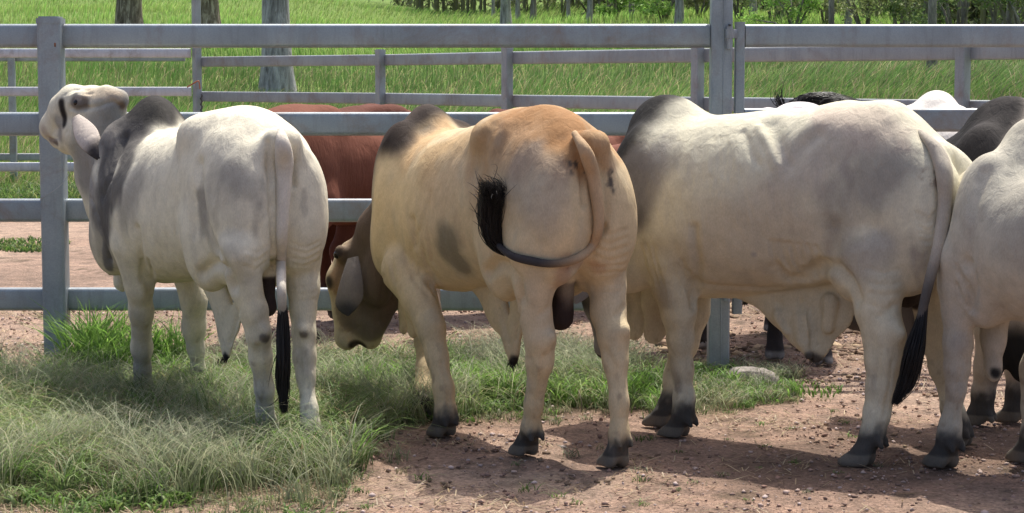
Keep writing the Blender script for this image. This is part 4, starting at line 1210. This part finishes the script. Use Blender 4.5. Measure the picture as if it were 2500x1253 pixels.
# ---------------- folds and muscles
for px in ([(650, 350), (662, 420), (668, 500), (672, 590), (668, 655)], [(712, 400), (716, 450)]): B1.groove(px, .014, .018)
B1.groove([(478, 400), (482, 480), (492, 550), (512, 605), (540, 650)], .03, .022)
B1.groove([(470, 500), (478, 560), (500, 620)], .06, .02)
B1.groove([(488, 672), (515, 645), (545, 660), (560, 700)], .026, .03)
B1.groove([(525, 760), (540, 840)], .012, .010); B1.groove([(575, 760), (560, 840)], .012, .010)
B1.groove([(330, 560), (340, 620), (352, 680), (372, 720)], .018, .016)
B1.groove([(360, 640), (372, 690), (378, 730)], .012, .012)
B1.groove([(245, 480), (270, 400), (300, 330)], .02, .018)
B1.groove([(215, 480), (236, 540), (262, 640)], .012, .014)
for y in (700, 716, 733): B1.groove([(705, y), (740, y + 3), (772, y - 2)], .006, .004)
for y in (610, 632, 652): B1.groove([(600, y), (632, y + 8), (655, y - 10)], .006, .004)
B1.groove([(646, 800), (660, 806)], .02, -.012); B1.groove([(735, 800), (745, 803)], .02, -.012)
for p in ([(625, 850), (628, 930)], [(728, 850), (735, 930)]): B1.groove(p, .014, .007)
B1.groove([(205, 262), (180, 268), (165, 262)], .010, .008); B1.groove([(210, 235), (185, 226), (168, 235)], .012, -.008)
B1.groove([(205, 262), (240, 258), (275, 250), (295, 262)], .010, .012)
B1.groove([(110, 342), (122, 345), (135, 340)], .005, .008)
for px in ([(1400, 355), (1425, 420), (1432, 500)], [(1470, 560), (1440, 620), (1400, 660)]): B2.groove(px, .016, .014)
B2.groove([(1478, 420), (1480, 520), (1470, 560)], .02, .01)
B2.groove([(1180, 668), (1205, 648), (1235, 655), (1258, 690), (1265, 730)], .026, .03)
B2.groove([(1215, 750), (1240, 840)], .012, .010); B2.groove([(1262, 740), (1258, 830)], .012, .010)
B2.groove([(1000, 540), (1010, 600), (1040, 660), (1070, 715)], .022, .016)
B2.groove([(985, 620), (1010, 680), (1050, 720)], .014, .010)
B2.groove([(1020, 600), (1035, 650), (1075, 700)], .012, -.008)
B2.groove([(1200, 300), (1170, 360), (1150, 430)], .035, .012); B2.groove([(1235, 300), (1190, 390)], .03, -.010)
for y in (650, 668, 700, 712): B2.groove([(1440, y + 5), (1490, y), (1530, y - 4)], .007, .004)
B2.groove([(1520, 800), (1535, 790)], .03, -.010); B2.groove([(1470, 860), (1500, 900), (1505, 980)], .02, .008)
B2.groove([(1340, 850), (1350, 820)], .02, -.006); B2.groove([(1290, 880), (1300, 980)], .02, .006)
B3.groove([(2290, 380), (2296, 450), (2292, 540)], .018, .016)
B3.groove([(1895, 660), (1930, 690), (1960, 690), (2000, 650)], .03, .014)
B3.groove([(1985, 668), (2010, 652), (2040, 655), (2070, 690), (2085, 730)], .028, .03)
B3.groove([(1700, 700), (1760, 708), (1850, 715), (1900, 712)], .02, .010)
B3.groove([(1690, 560), (1700, 640), (1700, 720), (1698, 750)], .02, .018)
B3.groove([(1660, 640), (1680, 700), (1695, 745)], .010, .008); B3.groove([(1640, 650), (1665, 720)], .008, .005)
for i, x in enumerate((1560, 1575, 1590)): B3.groove([(x, 600), (x + 8, 650), (x + 25, 700)], .008, .006)
B3.groove([(1880, 300), (1905, 370), (1925, 400), (1950, 360), (1990, 330)], .035, .016)
B3.groove([(1815, 320), (1830, 370), (1845, 400)], .018, .010); B3.groove([(1850, 310), (1880, 360), (1895, 400)], .02, -.012)
B3.groove([(1785, 340), (1795, 400)], .02, -.006); B3.groove([(1735, 350), (1730, 420)], .02, -.005)
for x in (1890, 1912, 1934): B3.groove([(x, 600), (x + 10, 650), (x + 40, 690)], .010, .006)
B3.groove([(2035, 560), (2020, 620)], .04, .012)
for y in (660, 690, 716, 745): B3.groove([(2120, y), (2160, y + 8), (2198, y)], .008, .004)
B3.groove([(2185, 800), (2205, 820)], .03, -.010); B3.groove([(2125, 830), (2140, 900), (2140, 960)], .025, .007)
for q in ([(1900, 740), (1920, 800)], [(1950, 740), (1965, 830)], [(2000, 730), (1990, 840)], [(1975, 750), (1985, 850)]): B3.groove(q, .013, .012)
B4.groove([(2360, 650), (2375, 700), (2372, 760)], .02, .018); B4.groove([(2330, 700), (2355, 750)], .010, .008)
B4.groove([(2400, 420), (2380, 500), (2360, 640)], .03, .012)
for B, sd in ((B1, 1), (B2, 2), (B3, 3), (B4, 4), (B5, 5)):
    B.bumps(0.006, 7.0, sd); B.bumps(0.0022, 22.0, sd + 7, (1, 1, .6))

# tendons down the cannons, hock points, face lines
for B, q in ((B1, [(632, 850), (640, 920), (643, 1000)]), (B1, [(745, 850), (748, 920), (757, 1000)]), (B2, [(1330, 870), (1322, 930), (1312, 1010)]), (B2, [(1515, 860), (1520, 930), (1520, 1020)]),
             (B3, [(2180, 880), (2170, 950), (2156, 1020)]), (B3, [(2145, 850), (2140, 920), (2128, 1000)]), (B3, [(1678, 830), (1682, 900), (1684, 980)]), (B2, [(1080, 880), (1092, 940), (1100, 990)]), (B4, [(2345, 900), (2340, 960), (2335, 1030)])):
    B.groove(q, .008, .0055)
for B, q in ((B3, (2204, 812)), (B2, (1350, 820)), (B2, (1532, 806)), (B1, (650, 812)), (B1, (741, 806))): B.groove([q, (q[0], q[1] + 8)], .022, -.011)
for B, q in ((B3, [(2150, 770), (2185, 745)]), (B2, [(1320, 770), (1345, 750)]), (B2, [(1505, 770), (1528, 750)])): B.groove(q, .014, .007)
for q in ([(160, 238), (185, 222), (225, 224)], [(155, 228), (180, 214), (215, 214)], [(168, 262), (190, 268), (215, 264)], [(160, 320), (150, 350), (165, 372)]): B1.groove(q, .006, .005)
for q in ([(835, 650), (822, 690), (818, 730)], [(870, 800), (850, 815), (835, 812)], [(905, 740), (925, 790)], [(930, 640), (935, 700), (930, 750)], [(950, 620), (960, 690)]): B2.groove(q, .009, .006)
# loose skin: fine parallel wrinkles on necks, elbows and flanks
for x in range(0, 5): B1.groove([(292 - x * 16, 335 + x * 6), (272 - x * 14, 400 + x * 8), (262 - x * 9, 470 + x * 12)], .009, .006)
for x in range(0, 4): B1.groove([(345 + x * 7, 640 + x * 8), (352 + x * 8, 690 + x * 8)], .006, .006)
for y in range(0, 4): B1.groove([(715, 600 + y * 16), (750, 606 + y * 16), (785, 590 + y * 16)], .007, .004)
for x in range(0, 4): B2.groove([(1015 + x * 10, 560 - x * 30), (1000 + x * 12, 620 - x * 20), (1010 + x * 14, 680 - x * 12)], .012, .006)
for y in range(0, 4): B2.groove([(1450, 560 + y * 22), (1490, 575 + y * 22), (1535, 560 + y * 22)], .008, .004)
for x in range(0, 6): B3.groove([(1880 + x * 22, 590 + x * 3), (1892 + x * 22, 640), (1925 + x * 17, 682)], .009, .008)
for x in range(0, 5): B3.groove([(1655 + x * 9, 650 + x * 6), (1672 + x * 7, 700 + x * 5), (1690 + x * 2, 730 + x * 5)], .007, .007)
for x in range(0, 4): B3.groove([(1740 + x * 16, 330), (1736 + x * 16, 400), (1728 + x * 16, 470)], .010, .004)
for y in range(0, 5): B3.groove([(2235 + y * 4, 520 + y * 16), (2265, 535 + y * 14), (2285 - y * 3, 520 + y * 16)], .007, .006)
for x in range(0, 4): B4.groove([(2330 + x * 9, 650 + x * 14), (2350 + x * 8, 700 + x * 10), (2368, 740 + x * 6)], .008, .008)
# ---------------- coats
WHITE = (0.73, 0.68, 0.525)
coat(B1, WHITE, 1)
paint(B1, [(550, 430)], .16, GREY, .35, 1.0); paint(B1, [(560, 420), (590, 450)], .08, GREY, .45, 1.2)
paint(B1, [(488, 480), (492, 560)], .035, GREY, .6, .5)
paint(B1, [(555, 620), (600, 680)], .05, GREY, .35, .9)
blend(B1, .75 * band_s(B1, 1.08, 1.24) * (1 - sstep(1.40, 1.55, B1.V[:, 0])), (.17, .165, .155))
blend(B1, .97 * band_s(B1, .84, .97, 1.12, 1.24, .25) * (1 - sstep(1.28, 1.38, B1.V[:, 0])), (.024, .022, .020))
paint(B1, [(270, 330), (200, 400), (215, 470), (260, 620)], .10, (.24, .23, .21), .75, .6)
paint(B1, [(330, 440), (300, 500)], .09, GREY, .5, .8)
paint(B1, [(320, 300), (345, 268), (380, 250), (398, 262)], .085, (.05, .047, .042), .95, .5)
paint(B1, [(300, 370), (330, 330)], .06, (.09, .085, .08), .7, .6)
paint(B1, [(330, 780), (340, 860), (330, 930)], .045, GREY, .6, .9); paint(B1, [(645, 770), (640, 850)], .04, GREY, .5, .9)
paint(B1, [(635, 930), (640, 1000)], .05, (.3, .28, .27), .5, .9); paint(B1, [(740, 870), (745, 900)], .05, (.3, .28, .27), .5, .9)
paint(B1, [(645, 828), (655, 832)], .02, (.10, .085, .075), .8); paint(B1, [(735, 820), (745, 822)], .022, (.10, .085, .075), .8)
dip(B1, [B1.pv(655, 700, 0), B1.pv(654, 755, 0)], .055, (.045, .032, .028))
paint(B1, [(550, 878), (548, 890)], .025, (.02, .018, .017), 1, .1)
paint(B1, [(253, 560), (262, 660)], .03, (.15, .145, .14), .9)
paint(B1, [(146, 250), (149, 280), (151, 302)], .024, (.03, .025, .022), 1, .1, 2)
paint(B1, [(285, 320), (262, 400), (252, 470), (243, 540)], .10, (.10, .095, .088), .95, .5)
paint(B1, [(205, 400), (218, 470)], .05, (.30, .28, .25), .7, .4)
paint(B1, [(325, 330), (290, 420), (262, 480)], .08, (.085, .08, .074), .8, .6)
paint(B1, [(178, 248), (204, 250)], .036, (.10, .08, .07), .8, .4, 2)
paint(B1, [(184, 238), (192, 240)], .014, (.36, .31, .26), .8, .1, 2)
paint(B1, [(297, 256), (301, 262)], .018, (.14, .09, .06), .8)
paint(B1, [(118, 342), (132, 350)], .016, (.10, .075, .06), .8, .3)
paint(B1, [(225, 300), (255, 290), (270, 330)], .05, (.36, .33, .28), .6)
paint(B1, [(100, 320), (120, 345)], .03, (.42, .34, .28), .6)
paint(B1, [(135, 300), (140, 330)], .04, (.2, .19, .18), .6)
paint(B1, [(220, 225), (260, 228), (290, 235)], .04, (.62, .47, .31), .55)
dark_feet(B1, .11)
TAN = (0.61, 0.475, 0.285)
coat(B2, TAN, 2)
BR = (0.30, 0.155, 0.065)
paint(B2, [(1270, 285), (1330, 295), (1390, 310)], .20, BR, .92, .5); paint(B2, [(1400, 330), (1440, 400)], .07, BR, .5, .8)
paint(B2, [(1240, 350), (1180, 420)], .15, (.40, .27, .16), .6, .8)
paint(B2, [(1180, 330), (1120, 350), (1060, 380)], .10, (.46, .29, .14), .5, .8)
paint(B2, [(1470, 350), (1500, 400)], .05, (.40, .24, .13), .5, .8)
paint(B2, [(1320, 480), (1290, 430)], .13, (.34, .31, .27), .5, .8)
paint(B2, [(1100, 420), (1060, 500), (1040, 600)], .10, (.56, .42, .27), .5, .8)
paint(B2, [(1000, 380), (1040, 330), (1075, 310)], .08, (.48, .30, .15), .6, .8)
paint(B2, [(965, 330), (985, 285), (1015, 270)], .085, (.06, .048, .04), .95, .4)
blend(B2, .97 * band_s(B2, 1.10, 1.22, .3, .4) * (1 - sstep(1.42, 1.58, B2.V[:, 0] - .1 * (B2.V[:, 2] - .6))), (.105, .075, .055))
blend(B2, .95 * band_s(B2, .90, 1.02, 1.12, 1.22, .25), (.03, .022, .018))
blend(B2, .85 * band_s(B2, .98, 1.12, .85, 1.0, .2), (.075, .055, .042))
paint(B2, [(1088, 585), (1090, 620), (1120, 650)], .088, (.235, .20, .135), .95, .25, 4)
paint(B2, [(1385, 640), (1420, 650), (1460, 660)], .035, (.38, .20, .11), .6, .8)
paint(B2, [(1380, 670), (1375, 700)], .04, (.22, .09, .06), .9, .2); dip(B2, [B2.pv(1374, 715, 0), B2.pv(1368, 785, 0)], .075, (.04, .028, .025))
paint(B2, [(1265, 760), (1330, 780), (1300, 730)], .08, (.50, .38, .27), .5, .8)
paint(B2, [(1255, 885), (1250, 900)], .03, (.02, .017, .015), 1, .1)
paint(B2, [(1330, 690), (1500, 700)], .10, (.58, .49, .35), .5, .6)
paint(B2, [(838, 640), (818, 670), (812, 710)], .035, (.36, .23, .13), .8)
paint(B2, [(870, 650), (885, 720), (890, 780)], .10, (.13, .10, .072), .9)
paint(B2, [(822, 622)], .026, (.05, .04, .035), .95, .1, 2)
paint(B2, [(797, 690)], .03, (.03, .025, .022), .9, .1)
paint(B2, [(845, 760), (905, 815)], .06, (.17, .14, .10), .85); paint(B2, [(828, 825), (832, 845)], .03, (.34, .29, .22), .7)
paint(B2, [(865, 845), (880, 852)], .025, (.03, .022, .018), .95, .1)
paint(B2, [(1395, 405), (1425, 415)], .034, (.10, .085, .07), .95, .3, 1.5, True); paint(B2, [(1500, 410), (1485, 470)], .022, (.10, .085, .07), .95, .3, 1.5, True)
dark_feet(B2, .125, .06)
SILV = (0.62, 0.585, 0.44)
coat(B3, SILV, 3)
paint(B3, [(2150, 420), (2100, 460)], .19, GREY, .38, .9); paint(B3, [(2170, 430), (2130, 460)], .11, GREY, .5, 1.2); paint(B3, [(2030, 500), (2045, 560)], .13, GREY, .38, 1.0); paint(B3, [(2035, 550)], .06, GREY, .4, 1.2); paint(B3, [(2060, 620), (2120, 650), (2150, 600)], .13, GREY, .3, 1.2)
paint(B3, [(2010, 340), (1960, 400)], .15, (.36, .32, .29), .5, .8); paint(B3, [(2080, 650), (2150, 600)], .09, (.33, .31, .28), .5, .9)
paint(B3, [(2050, 270), (2150, 300)], .12, (.50, .40, .32), .6, .7)
blend(B3, .6 * band_s(B3, .88, 1.2, .85, 1.1, .3), (.15, .145, .135))
blend(B3, .96 * band_s(B3, .99, 1.10, 1.0, 1.15, .28), (.022, .021, .02))
paint(B3, [(1550, 420), (1545, 520)], .09, (.10, .095, .09), .95, .4); paint(B3, [(1590, 400), (1570, 480)], .09, (.20, .19, .18), .75, .7)
blend(B3, .9 * band_s(B3, 1.24, 1.34), (.09, .085, .08))
paint(B3, [(1600, 720), (1600, 800)], .06, (.40, .34, .26), .8)
paint(B3, [(1610, 700), (1625, 740)], .05, GREY, .6, .8); paint(B3, [(1630, 880), (1650, 950)], .02, GREY, .6, .8)
paint(B3, [(1400, 740), (1405, 770)], .05, (.04, .04, .04), .9); paint(B3, [(1420, 800), (1430, 860)], .07, (.26, .25, .235), .9); paint(B3, [(1462, 880)], .03, (.05, .05, .05), .9)
paint(B3, [(1900, 560), (1750, 620), (1800, 660)], .2, (.46, .39, .29), .6, .6)
paint(B3, [(2290, 440), (2270, 430)], .035, (.18, .13, .10), .8, .3, 1.0, True)
paint(B3, [(1840, 625)], .012, (.3, .29, .28), .8)
paint(B3, [(1975, 876), (1995, 884)], .026, (.05, .045, .04), .9, .6)
dip(B3, [B3.pv(2215, 650, -.05), B3.pv(2215, 730, -.05)], .08, (.045, .035, .03))
dark_feet(B3, .15, .07)
PALE = (0.50, 0.47, 0.375)
coat(B4, PALE, 4)
paint(B4, [(2480, 500), (2490, 600)], .15, GREY, .35, 1.0); paint(B4, [(2340, 840)], .05, GREY, .5, .9)
paint(B4, [(2425, 915)], .025, (.03, .03, .03), 1, .1); dark_feet(B4, .14, .07)
blend(B4, .8 * sstep(1.35, 1.55, B4.V[:, 0]), (.12, .11, .11))
coat(B5, (0.44, 0.38, 0.31), 5)
blend(B5, .98 * band_s(B5, .93, 1.03, 1.0, 1.15, .15), (.02, .019, .018))
paint(B5, [(2350, 400), (2380, 330), (2420, 275), (2440, 262)], .12, (.04, .036, .034), .97, .3, 2)
blend(B5, .95 * sstep(1.25, 1.40, B5.V[:, 0]), (.06, .055, .052))
paint(B5, [(2480, 860), (2490, 930)], .12, (.02, .02, .02), 1, .1, 2)
dark_feet(B5, .16, .06)

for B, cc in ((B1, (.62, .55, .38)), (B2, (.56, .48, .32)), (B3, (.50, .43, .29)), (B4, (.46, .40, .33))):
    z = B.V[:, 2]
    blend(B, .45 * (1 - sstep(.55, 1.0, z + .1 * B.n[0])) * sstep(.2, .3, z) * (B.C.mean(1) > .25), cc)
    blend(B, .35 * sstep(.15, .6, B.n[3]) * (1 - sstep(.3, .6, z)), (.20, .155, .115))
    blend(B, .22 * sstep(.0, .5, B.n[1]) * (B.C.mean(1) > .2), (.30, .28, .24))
# ---------------- ears, tails, eyes
E1 = ear_mesh(B1.at(184, 284, 9.10), B1.at(250, 396, 8.80), .056, B1.dirl((-.75, .1, -.45)), B1.dirl((.1, -1, .2)), .35, wide=.36)
p = E1[0]; t = sstep(.3, 1.0, (p - p[0]) @ (B1.at(243, 380, 8.86) - B1.at(192, 298, 9.12)) / .011)
ec = np.outer(1 - sstep(.74, .95, np.linalg.norm(p - B1.at(192, 298, 9.12), axis=1) / .34), (.5, .44, .38)) + np.outer(sstep(.74, .95, np.linalg.norm(p - B1.at(192, 298, 9.12), axis=1) / .34), (.04, .035, .035))
E2 = ear_mesh(B2.at(862, 628, 8.74), B2.at(850, 772, 8.70), .068, B2.dirl((-1, .1, -.25)), B2.dirl((.1, -1, .1)), .3, wide=.66)
d2 = np.linalg.norm(E2[0] - B2.at(846, 768, 8.70), axis=1)
e2c = np.outer(sstep(.03, .09, d2), (.22, .20, .185)) + np.outer(1 - sstep(.03, .09, d2), (.06, .06, .065))
E3 = ear_mesh(B3.at(1412, 672, 8.36), B3.at(1406, 742, 8.32), .060, B3.dirl((-1, .1, .1)), B3.dirl((.1, -1, .1)), .25)
T1 = tail_path(B1, [(684, 318, 8), (690, 352, 19), (694, 395, 23), (694, 430, 20), (691, 500, 17), (688, 580, 14), (686, 640, 13), (687, 700, 12, 7.68), (690, 770, 10, 7.68), (692, 850, 5, 7.69)])
T2 = tail_path(B2, [(1402, 325, 8), (1425, 362, 15), (1437, 390, 18), (1448, 430, 17), (1459, 500, 15), (1461, 555, 13), (1445, 600, 12), (1408, 632, 11), (1350, 644, 10), (1290, 636, 11), (1245, 622, 9), (1210, 590, 7), (1200, 550, 5)])
T3 = tail_path(B3, [(2245, 322, 8), (2275, 352, 15), (2294, 385, 20), (2306, 430, 21), (2307, 500, 18, 7.42), (2292, 600, 16, 7.38), (2268, 690, 13, 7.36), (2250, 770, 11, 7.36), (2240, 830, 6, 7.36)])
def tcol(T, a, b, pos, c0, c1):
    n = len(T[0]); t = np.linspace(0, 1, n).repeat(10); t = np.concatenate([t, [0, 1]])
    w = sstep(pos - .1, pos + .1, t)[:, None]
    return np.array(c0) * (1 - w) + np.array(c1) * w
def tailmesh(T): return tube(T[0], T[1], 10)
M1, M2, M3 = tailmesh(T1), tailmesh(T2), tailmesh(T3)
G = 'grey and cream humped bulls standing along the yard fence'
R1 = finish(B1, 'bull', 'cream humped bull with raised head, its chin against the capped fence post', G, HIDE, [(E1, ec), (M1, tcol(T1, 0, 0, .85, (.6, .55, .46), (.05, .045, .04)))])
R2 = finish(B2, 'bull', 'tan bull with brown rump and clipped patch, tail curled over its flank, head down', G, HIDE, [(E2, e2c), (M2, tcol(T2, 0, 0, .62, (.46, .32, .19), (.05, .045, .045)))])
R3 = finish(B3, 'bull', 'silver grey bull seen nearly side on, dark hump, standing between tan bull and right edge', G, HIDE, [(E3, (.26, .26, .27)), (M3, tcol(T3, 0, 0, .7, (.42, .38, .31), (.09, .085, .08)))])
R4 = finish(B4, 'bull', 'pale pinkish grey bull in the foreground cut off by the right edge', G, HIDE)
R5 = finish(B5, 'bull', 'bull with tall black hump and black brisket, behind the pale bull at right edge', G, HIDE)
# tail brushes
p1 = crm([(*B1.at(690, 745, 7.68), 10), (*B1.at(691, 800, 7.68), 15), (*B1.at(692, 880, 7.67), 17), (*B1.at(690, 940, 7.67), 14), (*B1.at(694, 1005, 7.66), 7)], 7)
switch_hair(B1, R1, p1[:, :3], p1[:, 3] * 7.68 / 4800, 420, HAIR, 1, wisps=2)
h2 = B2.hit(1200, 520); Yh = B2.wor(h2)[1] - .03
p2 = crm([(*B2.at(1290, 633, Yh), 6), (*B2.at(1245, 617, Yh), 12), (*B2.at(1212, 590, Yh), 20), (*B2.at(1200, 545, Yh), 30), (*B2.at(1203, 500, Yh - .01), 34), (*B2.at(1205, 468, Yh - .03), 33), (*B2.at(1190, 450, Yh - .05), 26)], 7)
switch_hair(B2, R2, p2[:, :3], p2[:, 3] * Yh / 4800, 750, HAIR, 2, 2.0, wisps=34, cover=.3)
p3 = crm([(*B3.at(2262, 720, 7.36), 6), (*B3.at(2248, 790, 7.36), 14), (*B3.at(2232, 860, 7.35), 24), (*B3.at(2212, 930, 7.35), 20), (*B3.at(2185, 985, 7.34), 8)], 7)
switch_hair(B3, R3, p3[:, :3], p3[:, 3] * 7.36 / 4800, 500, HAIR, 3, wisps=0)
eyeball(B1, R1, B1.hit(184, 250) + B1.dirl((0, 1, 0)) * .016); eyeball(B2, R2, B2.hit(820, 624) + B2.dirl((0, 1, 0)) * .017)

def tuft_hair(B, root, px, py, L, n, seed, v=0.0):
    r = np.random.RandomState(seed); p = B.pv(px, py, v); out = []
    for i in range(n):
        q = p + r.randn(3) * .010; d = np.array([r.randn() * .25, r.randn() * .25, -1]); l = L * (.5 + r.rand())
        out.append(np.array([q + d * l * t + np.array([0.1, 0, 0]) * l * t * t for t in np.linspace(0, 1, 5)]))
    V, F = strands(out, .0018); child(B, root, 'sheath_hair', V, F, HAIR)
tuft_hair(B1, R1, 547, 874, .022, 30, 1); tuft_hair(B2, R2, 1251, 880, .03, 40, 2); tuft_hair(B3, R3, 1987, 866, .028, 60, 3)
# ------------------------------------------------------------------ cattle beyond the fence
def far_cow(px, Y, alpha, base, label, seed, top=0.0, hmp=(1.02, 1.36), hr=(.14, .08, .10), lat=.95, hind=(0, 0), fore=(0, 0), headp=None, paints=None, tail=True, tailc=(.02, .018, .017), feet=(.04, .035, .033), sc=1.0, hoofc=(.085, .075, .062), lv=1.0):
    B = Body(((px - 1250) / 4800 * Y, Y), alpha, .016)
    torso(B, top=np.array([1.19, 1.30, 1.375, 1.37, 1.32, 1.28, 1.27, 1.25, 1.16, 1.0]) + top, lat=lat)
    hump(B, hmp, hr); default_legs(B, 1.0, hind, fore, lv=lv)
    pl, mz, up = headp or ((1.62, 0, .95), (1.85, 0, .55), (1, 0, .5))
    head(B, pl, mz, up, k=.04); pl = np.array(pl)
    B.chain([((1.12, 0, 1.05), .21), ((1.12 * .4 + pl[0] * .6, pl[1] * .6, 1.05 * .4 + pl[2] * .6), .15), (pl - np.array([.06, 0, .05]), .11)], .06, .8)
    B.mesh(2); B.V = B.V * sc; B.remesh_info(); B.bumps(.006, 7, seed); coat(B, base, seed)
    if paints: paints(B)
    blend(B, .9 * (1 - sstep(.16, .30, B.V[:, 2] + .02 * B.n[1])), feet); blend(B, .85 * (1 - sstep(.04, .06, B.V[:, 2])), hoofc)
    ex = []; pl = pl * sc
    T = tube(sc * crm([(-.24, 0, 1.27 + top), (-.33, 0, 1.18), (-.36, 0, 1.0), (-.36, 0, .75), (-.35, .01, .60)], 5), np.linspace(.035, .012, 21), 10)
    ex.append((T, base))
    for sd in (1, -1):
        b0 = pl + np.array([.0, .11 * sd, -.06]); ex.append((ear_mesh(b0, b0 + np.array([-.02, .10 * sd, -.20]), .055, (1, 0, 0), (0, sd, .5), .25), base))
    R = finish(B, 'cow', label, 'cattle in the far yard', HIDE, ex, cat='cow')
    pth = crm([(-.35, .01, .64, .012), (-.355, .01, .55, .03), (-.35, .0, .42, .028), (-.34, 0, .30, .01)], 6)
    switch_hair(B, R, pth[:, :3] * sc, pth[:, 3], 160, HAIR if tailc[0] < .1 else hair_material('frosted_tail_hair', tailc), seed, r0=.003)
    return B, R
RED = (.165, .062, .038)
far_cow(700, 11.25, -27, RED, 'red brown cow behind the rails, between the cream bull and tan bull', 31, -.03, (1.05, 1.30), (.12, .08, .08), tailc=(.4, .33, .3))
far_cow(1690, 10.75, 68, (.19, .075, .05), 'reddish cow mostly hidden behind the silver grey bull, by the tall post', 32, -.04, (1.0, 1.30), (.12, .08, .08), lat=.85, sc=.9,
        paints=lambda B: blend(B, .8 * sstep(.85, 1.0, B.V[:, 0]) * (1 - sstep(.05, .45, B.V[:, 2])), (.5, .48, .46)), hoofc=(.45, .42, .40))
far_cow(855, 12.0, -64, (.12, .045, .03), 'darker red brown cow overlapped by the red brown cow and the tan bull', 36, -.05, (1.05, 1.30), (.12, .08, .08))
def blk(B):
    blend(B, .98 * (1 - sstep(1.10, 1.2, B.V[:, 2])), (.030, .024, .022))
far_cow(1935, 11.5, 174, (.62, .58, .57), 'black legged white backed cow facing the camera, behind the silver grey bull', 33, -.09, (.85, 1.375), (.15, .15, .09), headp=((1.18, -.22, .85), (1.20, -.26, .45), (1, 0, .2)), lv=.68, paints=blk,
        fore=(.15, -.02), feet=(.035, .03, .03), hoofc=(.22, .21, .2))
far_cow(2268, 11.6, -18, (.66, .62, .56), 'cream cow seen from behind over the gate rail, left of the black hump', 34, -.08, (.35, 1.425), (.17, .12, .13), lat=.9)
far_cow(1450, 12.6, -50, (.18, .07, .045), 'reddish cow farther back, showing between the tan bull and silver grey bull', 35, -.04, (1.0, 1.28), (.12, .08, .08), sc=.87)
# black mane hair of the white backed cow
CB = Body((0, 0), 0, .02)
rs2 = np.random.RandomState(3); ps = []
for i in range(420):
    t = rs2.rand(); p0 = at(1908 + 120 * t, 264 - 6 * math.sin(math.pi * t), 11.2 + .05 * rs2.randn())
    hh = .012 + .055 * math.sin(math.pi * min(1, t * 1.1 + .02)) * (.6 + .4 * rs2.rand())
    dx = .16 * (.4 + rs2.rand())
    ps.append([p0, p0 + np.array([dx * .2, 0, hh]), p0 + np.array([dx * .7, .01, hh * 1.15]), p0 + np.array([dx * 1.2, .01, hh * .75])])
for i in range(26):
    p0 = at(1912 + 6 * rs2.randn(), 262, 11.2); k = rs2.randn(3) * .006; ps.append([p0, p0 + np.array([-.02, 0, .02]) + k, p0 + np.array([-.035, 0, .05]) + k * 2, p0 + np.array([-.03, 0, .085]) + k * 3])
cow = [o for o in bpy.data.objects if o.name.startswith('cow') and 'white backed' in o.get('label', '')][0]
V, F = strands(ps, .0035)
mo = np_mesh('mane_hair', V - np.array(cow.location), F, HAIR, cow)
